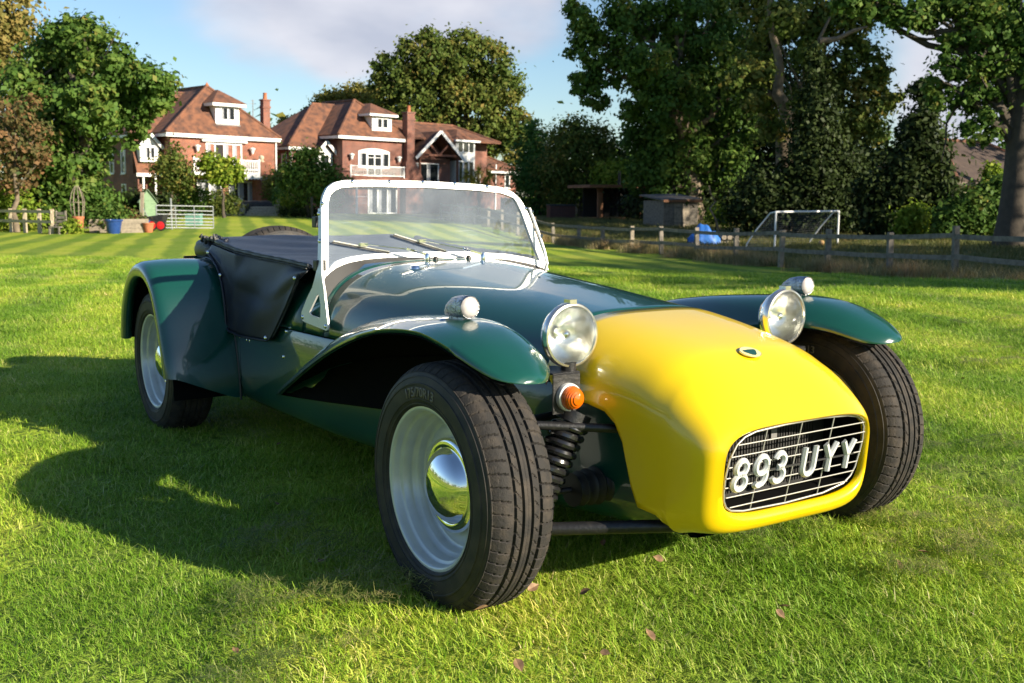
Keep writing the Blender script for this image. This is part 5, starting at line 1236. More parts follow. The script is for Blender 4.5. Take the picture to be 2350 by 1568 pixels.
# ---- field gate
p0, p1 = ground_pt(360,521,50), ground_pt(490,521,51.5); gt = thing('field_gate', 'grey galvanised seven bar metal field gate standing on the lawn edge', 'gate', tuple(p0), math.atan2(p1[1]-p0[1], p1[0]-p0[0]))
Lg = float(np.linalg.norm(p1[:2]-p0[:2])); dz_ = p1[2]-p0[2]
zs = [.10,.24,.38,.54,.72,.90,1.12]
for z in zs: part = MB(); part.tube([(0,0,z),(Lg,0,z-.06)], .026, 8); part.ob('bar', GALV, gt, smooth=40)
for x in (0, Lg*.33, Lg*.66, Lg): part = MB(); part.tube([(x,.0,.06),(x,0,(1.35 if x == Lg*.33 and False else 1.14)-.06*x/Lg)], .030, 8); part.ob('upright', GALV, gt, smooth=40)
part = MB(); part.tube([(Lg*.26,.03,-.1),(Lg*.26,.03,1.45)], .05, 8); part.ob('gate_post', GALV, gt, smooth=40)
part = MB(); part.tube([(.05,.02,.10),(Lg*.33,.02,1.05)], .022, 8); part.ob('brace', WOODL, gt)
def mound(b, c, r, h, seg=18): b.lathe([(r,0),(r*.9,h*.5),(r*.6,h*.85),(.01,h)], seg, 'z', c)
# ---- pots and beds along the left edge
def pot(name, label, px, py, D, r, h, m, cat='plant pot', rim=True):
    p_ = ground_pt(px, py, D); t_ = thing(name, label, cat, tuple(p_))
    b = MB(); b.lathe([(.01,0),(r*.66,0),(r*.80,h*.3),(r*.95,h*.8),(r*.97,h*.86),(r*1.08,h*.87),(r*1.1,h),(r*.96,h),(r*.92,h*.84),(.01,h*.84)], 24, 'z'); b.ob('pot', m, t_, smooth=40)
    b = MB(); b.lathe([(r*.91,h*.85),(.01,h*.88)], 20, 'z'); b.ob('soil', SOIL, t_); return t_
tp = pot('terracotta_pot', 'tall terracotta pot under a wigwam of canes, right of the left fence', 181, 541, 46.5, .24, .72, POTM)
wg = thing('cane_wigwam', 'wigwam of bamboo canes standing in the tall terracotta pot', 'plant support', (tp.location.x, tp.location.y, tp.location.z+.60))
for k in range(9):
    a = 2*math.pi*k/9; b = MB(); pts = [(.20*math.cos(a)*q, .20*math.sin(a)*q, z) for q, z in ((1,0),(1.35,.35),(1.5,.75),(1.15,1.1),(.35,1.42))]; b.tube(pts, .012, 5); b.ob('cane', WOODL, wg)
b = MB(); b.tube([(.29*math.cos(2*math.pi*k/24), .29*math.sin(2*math.pi*k/24), .72) for k in range(25)], .010, 5, cap=False); b.ob('hoop', WOODL, wg)
pot('blue_pot', 'large glazed blue pot in front of the raised bed', 262, 543, 46, .36, .60, BLUEG)
pot('blue_pot', 'smaller blue pot beside the little terracotta pot by the trailer', 334, 534, 47.5, .20, .52, BLUEG)
pot('terracotta_pot', 'small squat terracotta pot beside the smaller blue pot', 341, 532, 47, .24, .42, POTM)
rb = thing('raised_bed', 'low wooden raised bed full of green plants behind the blue pot', 'planter', tuple(ground_pt(206,541,47)), CAMYAW+.10)
for k, (z0, z1) in enumerate(((0,.19),(.2,.39),(.4,.58))):
    P1('plank', WOODL, rb, ((0,0,z0),(1.85,.06,z1))); P1('plank', WOODL, rb, ((0,.07,z0),(.06,1.2,z1))); P1('plank', WOODL, rb, ((1.79,.07,z0),(1.85,1.2,z1)))
P1('soil', SOIL, rb, ((.07,.07,.0),(1.78,1.2,.50)))
rb2 = thing('raised_bed', 'plain wooden raised bed right of the blue pot with flowers', 'planter', tuple(ground_pt(278,541,46.6)), CAMYAW+.35)
for k, (z0, z1) in enumerate(((0,.19),(.2,.39),(.4,.60))): P1('plank', WOODL, rb2, ((0,0,z0),(1.15,.06,z1))); P1('plank', WOODL, rb2, ((1.09,.07,z0),(1.15,1.2,z1)))
P1('soil', SOIL, rb2, ((.03,.07,0),(1.08,1.2,.5)))
ch = thing('pallet_chair', 'rough wooden pallet chair standing by the left fence', 'chair', tuple(ground_pt(112,540,45.5)), CAMYAW-.25)
for k in range(4): P1('back_slat', WOODG, ch, ((0,.42+.02*k,.30+.17*k),(.52,.45+.02*k,.42+.17*k)))
P1('seat', WOODG, ch, ((0,0,.28),(.52,.45,.33)))
for x in (.0,.46): P1('leg', WOODG, ch, ((x,0,0),(x+.06,.06,.28))); P1('leg', WOODG, ch, ((x,.46,0),(x+.06,.54,.98)))
# playhouse shed
sh = thing('garden_playhouse', 'little pale green wooden playhouse with pitched roof near the field gate', 'shed', tuple(ground_pt(322,508,60)), CAMYAW+.35); sh.scale = (.78,.78,.80)
for k in range(7): P1('board', PGREEN, sh, ((0,-.012*(k % 2),.02+k*.2),(1.15,.04,.21+k*.2)))
b = MB(); b.add([(0,0,1.42),(1.15,0,1.42),(.575,0,2.15),(0,.05,1.42),(1.15,.05,1.42),(.575,.05,2.15)], [(0,1,2),(3,5,4),(0,2,5,3),(1,4,5,2)]); b.ob('gable', PGREEN, sh)
P1('side_wall', PGREEN, sh, ((0,.05,0),(.04,1.3,1.42)), ); P1('side_wall', PGREEN, sh, ((1.11,.05,0),(1.15,1.3,1.42)))
poly('roof', mat('green_felt', (.13,.19,.13), .9), sh, [[(-.12,-.12,1.30),(.575,-.12,2.22),(.575,1.4,2.22),(-.12,1.4,1.30)], [(1.27,-.12,1.30),(.575,-.12,2.22),(.575,1.4,2.22),(1.27,1.4,1.30)]], .04)
P1('door', PGREEN, sh, ((.35,-.05,.05),(.80,-.014,1.30)))
tag(P1('timber_post', WOODL, None, ((-.07,-.07,-.1),(.07,.07,1.72))), 'leaning bare timber post in front of the green playhouse', 'post'); bpy.data.objects['timber_post'].location = tuple(ground_pt(325,517,52)); bpy.data.objects['timber_post'].rotation_euler = (0,.06,CAMYAW)
tl = thing('garden_trailer', 'dark garden trailer tipped up showing two red wheels', 'trailer', tuple(ground_pt(352,527,48.5)), CAMYAW)
b = MB(); b.add([(-.5,.1,.62),(.42,.1,.72),(.42,.9,.74),(-.5,.9,.64),(-.36,.2,.25),(.30,.2,.28),(.30,.8,.28),(-.36,.8,.25)], [(0,1,5,4),(1,2,6,5),(2,3,7,6),(3,0,4,7),(4,5,6,7),(0,3,2,1)]); b.ob('tub', BLKCOVER, tl)
for x in (-.03,.36):
    b = MB(); b.lathe([(.10,-.05),(.235,-.05),(.25,0),(.235,.05),(.1,.05)], 20, 'y', (x,-.06,.26)); w_ = b.ob('wheel', RUBBER, tl, smooth=40)
    b = MB(); b.lathe([(.01,-.075),(.10,-.07),(.175,-.056),(.175,-.03)], 20, 'y', (x,-.06,.26)); b.ob('hub', REDP, w_, smooth=40)
b = MB(); b.tube([(-.4,.5,.6),(-.55,.4,1.0)], .02, 6); b.ob('handle', GALV, tl)
# barbecue under a black cover, steps, stone piers, retaining wall
p_ = ground_pt(592,482,74)
bq = MB(); rows = []
for i in range(25):
    x = -1.08+2.16*i/24; row = []
    for j in range(13):
        t_ = j/12; prof = [(-.5,0),(-.5,.25),(-.49,.55),(-.47,.80),(-.40,.93),(-.25,.98),(0,1.),(.25,.98),(.40,.93),(.47,.8),(.49,.55),(.5,.25),(.5,0)][j]
        e_ = 1-.06*abs(2*i/24-1)**6; k = 1+.05*math.sin(i*1.9)*(1-prof[1])*2
        row.append((x*(1+.05*(1-prof[1])), prof[0]*k, prof[1]*e_*.92 + .02*math.sin(i*.8)))
    rows.append(row)
bq.grid(rows); o = len(bq.v); bq.f.append(tuple(range(13))); bq.f.append(tuple(range(24*13+12, 24*13-1, -1)))
cv = bq.ob('covered_barbecue', BLKCOVER, None, smooth=60); tag(cv, 'black cloth cover over a garden barbecue at the top of the stone steps', 'cover'); cv.location = tuple(p_); cv.rotation_euler = (0,0,CAMYAW+.05)
st = thing('garden_steps', 'three pale stone garden steps leading up to the patio', 'steps', tuple(ground_pt(600,499,70)), CAMYAW+.05)
for k in range(4): P1('step', STONE, st, ((-1.05+.06*k,.34*k,.145*k if k else -.1),(1.03-.03*k,.34*k+.36+(1.5 if k == 3 else 0),.145*(k+1)-.006)))
for px, nm in ((553,'stone pier with ball finial left of the garden steps'), (642,'stone pier with ball finial right of the garden steps')):
    pr = thing('stone_pier', nm, 'gate pier', tuple(ground_pt(px,492,71)), CAMYAW)
    P1('shaft', STONE, pr, ((-.24,-.24,-.1),(.24,.24,.62)), bevel=(.02,1)); P1('cap', STONE, pr, ((-.31,-.31,.62),(.31,.31,.72)), bevel=(.02,1))
    b = MB(); b.lathe([(.02,.72),(.14,.72),(.10,.78)] + [(.17*math.cos(a), .93+.17*math.sin(a)) for a in np.linspace(-1.1,1.5,10)], 18, 'z'); b.ob('finial', STONE, pr, smooth=50)
rw = thing('retaining_wall', 'low stone retaining wall running left from the garden steps', 'wall', tuple(ground_pt(488,493,70.5)), CAMYAW)
for r0 in range(2):
    for k in range(7): P1('stone', STONE, rw, ((k*.27+.13*(r0 % 2),.0+.012*((k*7+r0) % 3),.17*r0-.05),(k*.27+.255+.13*(r0 % 2),.25,.17*r0+.112)))
lp_ = MB(); lp_.lathe([(.10,0),(.10,.86),(.13,.88),(.13,1.0),(.02,1.06)], 14, 'z'); o = lp_.ob('bollard_light', BLACK, None, smooth=40); o.location = tuple(ground_pt(716,497,66)); o.scale = (.85,.85,1.25); tag(o, 'slim black garden bollard light left of the windscreen', 'light')
bxh = P1('storage_box', mat('faded_teal', (.12,.27,.22), .6), None, ((0,0,0),(.75,.5,.55)), ((-.03,-.03,.55),(.78,.53,.62))); bxh.location = tuple(ground_pt(425,505,55)); bxh.rotation_euler = (0,0,CAMYAW); tag(bxh, 'pale teal garden storage box seen through the field gate', 'box')
# ---- football goal with its net
g0, g1 = ground_pt(1778,560,37.0), ground_pt(1922,557,39.5)
gl = thing('football_goal', 'white framed football goal with net standing behind the fence', 'goal', tuple(g0), math.atan2(g1[1]-g0[1], g1[0]-g0[0]))
W_ = float(np.linalg.norm((g1-g0)[:2])); Hh = 1.32
NETM = mat('net_cord', (.16,.17,.17), .8)
# front frame
def gt_(name, pts, r=.035): b = MB(); b.tube(pts, r, 8); return b.ob(name, WHITE, gl, smooth=40)
gt_('goal_post', [(0,0,0),(0,0,Hh)]); gt_('goal_post', [(W_,0,0),(W_,0,Hh)]); gt_('crossbar', [(0,0,Hh),(W_,0,Hh)])
bk = [(0,0,Hh),(-.10,.18,Hh-.02),(-.35,.55,Hh-.45),(-.62,.95,.20),(-.70,1.05,.03)]
bk = [(0,0,Hh),(0,.22,Hh-.04),(0,.75,Hh*.55),(0,1.15,.22),(0,1.22,.03)]
for x in (0, W_): gt_('back_stay', [(x,y,z) for _, y, z in bk], .026)
gt_('ground_bar', [(0,1.22,.03),(W_,1.22,.03)], .026)
for x in (0, W_): gt_('side_bar', [(x,0,.03),(x,1.22,.03)], .026)
nb_ = MB(); ys = np.array([q[1] for q in bk]); zs_ = np.array([q[2] for q in bk]); nn2 = 26
dd = np.r_[0, np.cumsum(np.hypot(np.diff(ys), np.diff(zs_)))]
def bkp(t): return float(np.interp(t*dd[-1], dd, ys)), float(np.interp(t*dd[-1], dd, zs_))
for k in range(1, nn2): 
    x = W_*k/nn2; nb_.tube([(x, bkp(t)[0]-.05*math.sin(math.pi*t), bkp(t)[1]-.05*math.sin(math.pi*t)) for t in np.linspace(0,1,9)], .0035, 3, cap=False)
for k in range(1, 18): y, z = bkp(k/18); s_ = .05*math.sin(math.pi*k/18); nb_.tube([(0,y,z),(W_/2,y-s_,z-s_),(W_,y,z)], .0035, 3, cap=False)
for x in (0, W_):
    for k in range(1, 12):
        t = k/12; y, z = bkp(t); nb_.tube([(x,0,z),(x,y,z)], .0035, 3, cap=False); nb_.tube([(x,y,z),(x,y,.03)], .0035, 3, cap=False)
nb_.ob('net', NETM, gl)['kind'] = 'stuff'
bl = MB(); bl.lathe([(.11*math.cos(a), .11+.11*math.sin(a)) for a in np.linspace(-1.56,1.56,12)], 18, 'z')
o = bl.ob('football', mat('faded_orange_ball', (.50,.30,.12), .6), None, smooth=60); tag(o, 'faded orange ball lying inside the goal near the right post', 'ball'); o.location = tuple(ground_pt(1885,556,38.6))
# ---- shed, summerhouse, panel fence, tarpaulin, hot tub
sd_ = thing('garden_shed', 'grey weathered timber shed with double doors and a sloping roof', 'shed', tuple(ground_pt(1522,520,56)), CAMYAW+.30)
z1_, z2_ = 1.36, 1.52
for k in range(11): P1('board', WOODG, sd_, ((0,-.014*(k % 2)-.01,.02+k*.125),(1.92,.03,.135+k*.125)))
for k in range(11): P1('board', WOODL, sd_, ((1.93,.0,.02+k*.125),(1.96+.014*(k % 2),2.6,.135+k*.125)))  # side wall in paler wood, its sunlit look put into the colour
P1('inner_wall', WOODG, sd_, ((.02,.04,0),(1.92,2.58,1.38)))
for x in (.58, 1.02):
    d_ = P1('door', WOODL, sd_, ((x,-.055,.05),(x+.42,-.026,1.27))); P1('door_brace', WOODG, d_, ((x+.03,-.075,.2),(x+.39,-.056,.28)), ((x+.03,-.075,1.0),(x+.39,-.056,1.08)))
poly('roof', mat('roofing_felt', (.11,.10,.095), .95, var=((.20,.17,.13), .5, .7), scale=5), sd_, [[(-.15,-.2,1.40),(2.12,-.2,1.46),(2.12,2.8,1.72),(-.15,2.8,1.66)]], .07)
P1('eave_board', WOODB, sd_, ((-.12,-.24,1.31),(2.1,-.205,1.44)))
su = thing('summerhouse', 'open fronted flat roofed summerhouse on brown timber posts', 'summerhouse', tuple(ground_pt(1372,500,68)), CAMYAW+.25)
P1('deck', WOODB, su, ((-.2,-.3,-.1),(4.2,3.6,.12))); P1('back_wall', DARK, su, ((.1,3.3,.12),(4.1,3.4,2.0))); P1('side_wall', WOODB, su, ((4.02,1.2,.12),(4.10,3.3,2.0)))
for x, y in ((.05,.0),(.55,1.0),(2.75,.0),(3.35,.0),(4.1,.0)): P1('post', WOODB, su, ((x-.09,y-.09,.12),(x+.09,y+.09,1.98)))
rf_ = P1('roof', mat('dark_flat_roof', (.045,.04,.04), .9), su, ((-.75,-.75,2.02),(4.6,3.9,2.20))); P1('roof_fascia', WOODB, rf_, ((-.78,-.79,2.0),(4.63,-.752,2.18)), ); P1('roof_fascia', WOODB, rf_, ((-.80,-.75,2.0),(-.752,3.9,2.18)))
for x in (1.5, 2.1): P1('glazed_panel', PANE, su, ((x,1.9,.14),(x+.55,1.94,1.95)))
b = MB(); b.tube([(2.3,2.5,2.2),(2.3,2.5,3.1)], .10, 10); b.ob('flue', BLACK, su)
pf = thing('panel_fence', 'grey close boarded garden fence left of the summerhouse', 'fence', tuple(ground_pt(1150,503,86)), CAMYAW+.12)
for k in range(46): P1('board', WOODL if k % 3 else WOODG, pf, ((k*.148,.012*(k % 2),0),(k*.148+.14,.03+.012*(k % 2),1.25+.02*((k*7) % 3))))
for k in range(5): P1('post', WOODL, pf, ((k*1.7-.05,-.07,-.1),(k*1.7+.05,-.002,1.35)))
ht = P1('hot_tub', mat('dark_red_cladding', (.075,.022,.018), .6, var=((.05,.016,.014), .4, .6), scale=9), None, ((0,0,0),(1.7,1.7,.82))); tag(ht, 'low dark red clad hot tub beside the grey panel fence', 'hot tub'); P1('lid', BLKCOVER, ht, ((-.04,-.04,.82),(1.74,1.74,.93)), bevel=(.03,2)); ht.location = tuple(ground_pt(1262,504,72)); ht.rotation_euler = (0,0,CAMYAW+.1)
b = MB(); rows = []
for i in range(22):
    u = i/21; row = []
    for j in range(14):
        a = math.pi*j/13; rr = (math.sin(math.pi*min(.96,max(.04,u)))**.5); row.append((-.62+1.24*u, -.45*rr*math.cos(a)*(1+.1*math.sin(9*u)), .62*rr*math.sin(a)*(1+.12*math.sin(11*u+2*a)+.07*math.sin(23*u))))
    rows.append(row)
b.grid(rows); tp_ = b.ob('tarpaulin', BLUET, None, smooth=40); tp_.location = tuple(ground_pt(1615,545,43)); tp_.rotation_euler = (0,0,CAMYAW); tp_.scale = (1.05,1,1.25); tag(tp_, 'bright blue crumpled tarpaulin thrown over a heap behind the fence', 'tarpaulin')
lg = thing('log_pile', 'small heap of pale cut logs right of the blue tarpaulin', 'log pile', tuple(ground_pt(1655,545,43)), CAMYAW)
for k, (x, z) in enumerate(((0,.1),(.22,.1),(.44,.1),(.66,.1),(.11,.28),(.33,.28),(.55,.28))): b = MB(); b.tube([(x,-.02*k,z),(x,.5,z)], .10, 10); b.ob('log', WOODL, lg)
# ================================================================== TREES AND SHRUBS
def leaf_mat(name, cols, trans=.35):
    m = bpy.data.materials.new(name); m.use_nodes = True; t = m.node_tree; t.nodes.clear(); MAT[name] = m
    at_ = N(t, 'ShaderNodeAttribute', attribute_name='tint'); r_ = ramp(t, cols); t.links.new(at_.outputs['Fac'], r_.inputs[0])
    d = N(t, 'ShaderNodeBsdfPrincipled'); d.inputs['Roughness'].default_value = .55; d.inputs['Specular IOR Level'].default_value = .12; t.links.new(r_.outputs[0], d.inputs['Base Color'])
    tr = N(t, 'ShaderNodeBsdfTranslucent'); t.links.new(r_.outputs[0], tr.inputs[0])
    mx = N(t, 'ShaderNodeMixShader'); mx.inputs[0].default_value = trans; t.links.new(d.outputs[0], mx.inputs[1]); t.links.new(tr.outputs[0], mx.inputs[2])
    o = N(t, 'ShaderNodeOutputMaterial'); t.links.new(mx.outputs[0], o.inputs[0]); return m
OAK = leaf_mat('oak_leaves', [(0,(0.043,0.090,0.017)),(.5,(0.084,0.160,0.029)),(.85,(0.145,0.210,0.041)),(1,(0.290,0.232,0.058))])
OAKW = leaf_mat('oak_leaves_turning', [(0,(.055,.095,.018)),(.45,(.105,.150,.030)),(.8,(.175,.180,.042)),(1,(.32,.22,.06))])
OLIVE = leaf_mat('olive_leaves', [(0,(0.080,0.094,0.023)),(.5,(0.189,0.189,0.043)),(1,(0.362,0.290,0.072))])
LIME = leaf_mat('yellow_green_leaves', [(0,(0.087,0.152,0.017)),(.5,(0.189,0.275,0.029)),(1,(0.377,0.392,0.058))])
RUST = leaf_mat('rusty_leaves', [(0,(.06,.10,.03)),(.35,(.11,.11,.04)),(.65,(.20,.12,.055)),(1,(.32,.17,.08))])
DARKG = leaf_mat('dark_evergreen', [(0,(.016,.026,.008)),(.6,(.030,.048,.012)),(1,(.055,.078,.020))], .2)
CONIF = leaf_mat('bright_conifer', [(0,(0.032,0.087,0.023)),(.6,(0.065,0.160,0.032)),(1,(0.116,0.232,0.043))], .25)
YELLOWT = leaf_mat('yellowing_leaves', [(0,(.10,.12,.03)),(.5,(.20,.175,.05)),(1,(.36,.26,.085))])
BARK = mat('oak_bark', (.075,.060,.045), .95, var=((.055,.045,.034), .4, .66), scale=5, bump=.9, bscale=12, detail=9)
BARKP = mat('pale_pine_bark', (.19,.145,.10), .9, var=((.10,.078,.055), .4, .66), scale=4, bump=.8, bscale=10, detail=9)
def leaf_cloud(blobs, n, size, seed, up=.35, shell=.55, clump=.34, sub=26, elong=1.0, droop=0.):
    """blobs: list (centre xyz, (rx,ry,rz)); leaves sit in small clumps spread through each blob"""
    r_ = np.random.default_rng(seed); vol = np.array([b_[1][0]*b_[1][1]*b_[1][2] for b_ in blobs])**(2/3); share_ = vol/vol.sum()
    Cs, Ts, Os = [], [], []
    for (c, rad), sh_ in zip(blobs, share_):
        k = max(20, int(n*sh_)); ns = max(5, int(sub*(.5+sh_*len(blobs)*.5)))
        d = r_.normal(size=(ns, 3)); d /= np.linalg.norm(d, axis=1)[:, None]; rr = (shell + (1-shell)*r_.random(ns)**.6)[:, None]
        sc = np.array(c) + d*rr*np.array(rad)*.86
        st_ = r_.random(ns)
        w_ = r_.integers(0, ns, k); sp_ = min(rad)*clump*(.55+.9*r_.random(ns))
        p_ = sc[w_] + r_.normal(size=(k, 3))*(sp_[w_]*np.where(r_.random(k) < .13, 1.75, 1))[:, None]*np.array([1,1,.75])
        ov = (p_-sc[w_])/(sp_[w_][:, None]*1.2) + d[w_]*.55; Os.append(ov/np.maximum(1, np.linalg.norm(ov, axis=1))[:, None])
        Cs.append(p_); Ts.append(np.clip(st_[w_]*.62 + .38*r_.random(k), 0, 1))
    P_ = np.concatenate(Cs); T = np.concatenate(Ts); n = len(P_)
    OUT = np.concatenate(Os); nrm = r_.normal(size=(n, 3))*.55 + OUT*1.0; nrm[:, 2] += up; nrm /= np.linalg.norm(nrm, axis=1)[:, None]
    a = np.cross(nrm, r_.normal(size=(n, 3))); a /= np.linalg.norm(a, axis=1)[:, None]; b_ = np.cross(nrm, a)
    s = size*(.55+.9*r_.random(n))[:, None]
    q0 = P_ - a*s*.62*elong - np.array([0,0,1])*droop*s; q2 = P_ + a*s*.62*elong; q1 = P_ + b_*s*.40 + nrm*s*.10 - a*s*.08; q3 = P_ - b_*s*.40 + nrm*s*.10 + a*s*.10
    V = np.stack([q0, q1, q2, q3], 1).reshape(-1, 3); Fq = np.arange(4*n).reshape(-1, 4)
    return V, Fq, T
def limb(b, p0, p1, r0, r1, seed, n=6, wob=.10, seg=7):
    r_ = np.random.default_rng(seed); p0, p1 = np.array(p0, float), np.array(p1, float); L_ = np.linalg.norm(p1-p0); pts = []
    for i in range(n+1):
        t = i/n; q = p0*(1-t)+p1*t; k = math.sin(math.pi*t); q = q + r_.normal(size=3)*wob*L_*.35*k + np.array([0,0,.10*L_*k*(1-t)]); pts.append(q)
    b.tube(pts, [r0*(1-i/n)+r1*i/n for i in range(n+1)], seg); return pts
def tree(name, label, cat, base, blobs, n, size, lm, seed, trunk_r=.4, bark=None, top=None, group=None, limbs=8, lean=(0,0), straight=False, paths=(), **kw):
    base = np.array(base, float); t_ = thing(name, label, cat, tuple(base), 0, group)
    loc = [(np.array(c)-base, rad) for c, rad in blobs]
    V, Fq, T = leaf_cloud(loc, n, size, seed, **kw)
    me = newmesh('crown', V, Fq, lm, {'tint': T}); o = bpy.data.objects.new('crown', me); COL.objects.link(o); o.parent = t_
    if trunk_r:
        b = MB(); cen = np.mean([c for c, _ in loc], axis=0); zt = top if top else max(c[2] for c, _ in loc)*.72
        tp_ = np.array([cen[0]*.6+lean[0], cen[1]*.6+lean[1], zt]) if not straight else np.array([.25,.1,zt]); rr = np.random.default_rng(seed+1)
        pts = [np.array([0,0,-.3])]; 
        for i in range(1, 9): q = tp_*(i/8); wb_ = .06 if straight else .35; pts.append(np.array([q[0]+rr.normal()*trunk_r*wb_, q[1]+rr.normal()*trunk_r*wb_, q[2]]))
        b.tube(pts, [trunk_r*1.35, trunk_r*1.02, trunk_r*.9, trunk_r*.82, trunk_r*.74, trunk_r*.62, trunk_r*.5, trunk_r*.36, trunk_r*.2], 12)
        order = sorted(range(len(loc)), key=lambda i: -np.prod(loc[i][1]))[:limbs]
        for k, i in enumerate(order):
            c = loc[i][0]; zs_ = max(.25*zt, min(.95*zt, c[2]*.62)); s0 = tp_*(zs_/zt); pp = limb(b, s0, c, trunk_r*.42, trunk_r*.08, seed+10+k, seg=7)
            for j in range(3):
                e = c + rr.normal(size=3)*np.array(loc[i][1])*.55; limb(b, pp[3+j % 3], e, trunk_r*.16, trunk_r*.03, seed+40+k*3+j, n=4, seg=5)
        for D_, r0, r1, pp in paths: b.tube([at(x, y, D_)-base for x, y in pp], list(np.linspace(r0, r1, len(pp))), 9)
        b.ob('trunk', bark or BARK, t_, smooth=50)
    return t_
def PB(D, *items):
    """blobs given as pixel x, y, radius (and depth offset) in the picture, D metres away"""
    out = []
    for it in items:
        px, py, r = it[:3]; dd = it[3] if len(it) > 3 else 0; asp = it[4] if len(it) > 4 else 1.
        rad = r*(D+dd)/F0; out.append((at(px, py, D+dd), (rad, rad, rad*asp)))
    return out
# left hand group
tree('oak_tree', 'big dark green oak with a drooping right hand branch left of the bright red house', 'tree', ground_pt(175,505,52),
     PB(52,(150,60,36),(205,85,50,1),(140,110,70,1),(235,125,66,-1),(165,170,80,2),(290,170,62),(340,190,52,-1),(385,205,36),(345,235,48),(270,230,66,1),(210,245,70,-2),(130,250,80),(90,170,66,2),(60,215,70),(310,275,34),(325,300,24),(245,300,34),(180,330,74,1),(110,340,80,-1),(195,390,52),(140,420,70,1),(60,330,80,2),(215,440,44),(372,235,26),(300,325,18)),
     34000, .215, OAK, 11, .55, clump=.19, sub=19, limbs=14, shell=.4)
tree('yellow_tree', 'tall tree with yellowing leaves cut off at the top left corner', 'tree', ground_pt(-40,505,60), PB(60,(15,20,62),(40,60,36),(-30,70,90),(5,95,55),(-70,150,110),(-60,280,110),(20,170,50)), 11000, .22, YELLOWT, 12, .45)
tree('rusty_tree', 'small tree with rusty brown thinning leaves at the left edge', 'tree', ground_pt(38,520,48), PB(48,(40,255,48),(20,300,60),(75,310,50),(50,350,60),(15,380,50),(90,375,40),(45,410,50),(-30,340,80)), 2600, .17, RUST, 13, .13, bark=BARKP, shell=.3, clump=.26, sub=12, limbs=8)
def shrub(name, label, px, py, D, blobs, n, size, lm, seed, group=None, cat='shrub', tr=.04, **kw):
    return tree(name, label, cat, ground_pt(px, py, D), PB(D, *blobs), n, size, lm, seed, tr, group=group, limbs=5, **kw)
shrub('dark_shrub', 'tall dark green laurel like shrub under the left oak', 120, 522, 52, ((60,455,50),(120,450,55),(180,460,50),(230,470,40),(90,490,36),(160,495,36)), 7000, .18, OAK, 14)
shrub('leafy_shrub', 'mid green mixed shrub between the rusty tree and the left fence', 20, 525, 49.5, ((-20,470,60),(30,480,44),(70,500,30),(0,440,40)), 4500, .16, LIME, 15)
shrub('dark_hedge', 'dark clipped yew hedge behind the green playhouse', 290, 508, 62, ((255,478,26),(285,472,30),(315,470,30),(345,470,28),(375,476,26)), 6000, .15, DARKG, 16, cat='hedge', shell=.8)
shrub('yellow_shrub', 'small yellow leaved shrub beside the pallet chair', 158, 541, 46, ((150,525,16),(165,518,18),(175,532,12)), 900, .12, LIME, 17)
shrub('bed_plant', 'tall leafy plants growing in the raised bed', 240, 530, 47.5, ((225,500,24),(255,490,26),(285,505,22),(240,512,20),(270,515,20)), 2600, .14, OAK, 18, cat='plants')
shrub('bed_plant', 'low pale flowering plants in the bed by the small pots', 315, 527, 48, ((305,505,18),(320,512,16),(300,520,14)), 1100, .12, RUST, 19, cat='plants')
shrub('apple_tree', 'slim young apple tree in front of the left house door', 395, 492, 66, ((395,370,34),(375,385,30),(420,390,32),(400,410,34),(380,425,26),(425,420,24),(400,345,18)), 3200, .16, OAKW, 20, cat='tree', tr=.10, shell=.3)
shrub('fig_tree', 'low spreading bright green tree in front of the patio doors', 515, 490, 66, ((480,365,20),(468,380,18),(500,390,26),(530,385,24),(548,397,18),(515,405,22),(490,408,18)), 2800, .19, LIME, 21, cat='tree', tr=.10, shell=.3)
shrub('clipped_bush', 'rounded dark green clipped bush left of the garden steps', 425, 492, 68, ((400,452,26),(430,448,30),(460,454,26),(430,466,28)), 4200, .12, OAK, 22, shell=.85)
shrub('low_bush', 'loose olive green bush between the clipped bush and the steps', 505, 492, 68.5, ((490,465,22),(515,462,26),(535,470,20),(500,478,20)), 2600, .13, OAKW, 23)
shrub('golden_bush', 'low golden green bush right of the garden steps', 672, 490, 70, ((660,466,20),(685,462,22),(700,472,18),(672,478,20)), 2600, .12, LIME, 24, shell=.8)
shrub('dark_border_plant', 'dark low border plants under the golden bush', 690, 492, 68, ((650,486,10),(675,488,10),(700,487,11),(720,488,9)), 1200, .11, DARKG, 25)
shrub('magnolia_tree', 'broad leafy tree screening the left end of the middle house', 705, 490, 68, ((690,365,26),(712,355,24),(668,395,26),(705,395,36),(740,400,30),(690,425,34),(730,430,36),(760,410,24),(655,420,18),(750,450,30)), 6500, .18, OAK, 26, cat='tree', tr=.12)
shrub('blue_conifer', 'small blue grey conifer between the two houses', 655, 470, 74, ((645,440,16,0,1.6),(640,455,18),(655,462,16)), 1500, .12, CONIF, 27, cat='conifer')
shrub('grey_bush', 'grey olive bush between the two houses behind the golden bush', 640, 475, 76, ((625,420,24),(645,410,22),(632,440,24),(660,425,20)), 2600, .14, OAKW, 28)
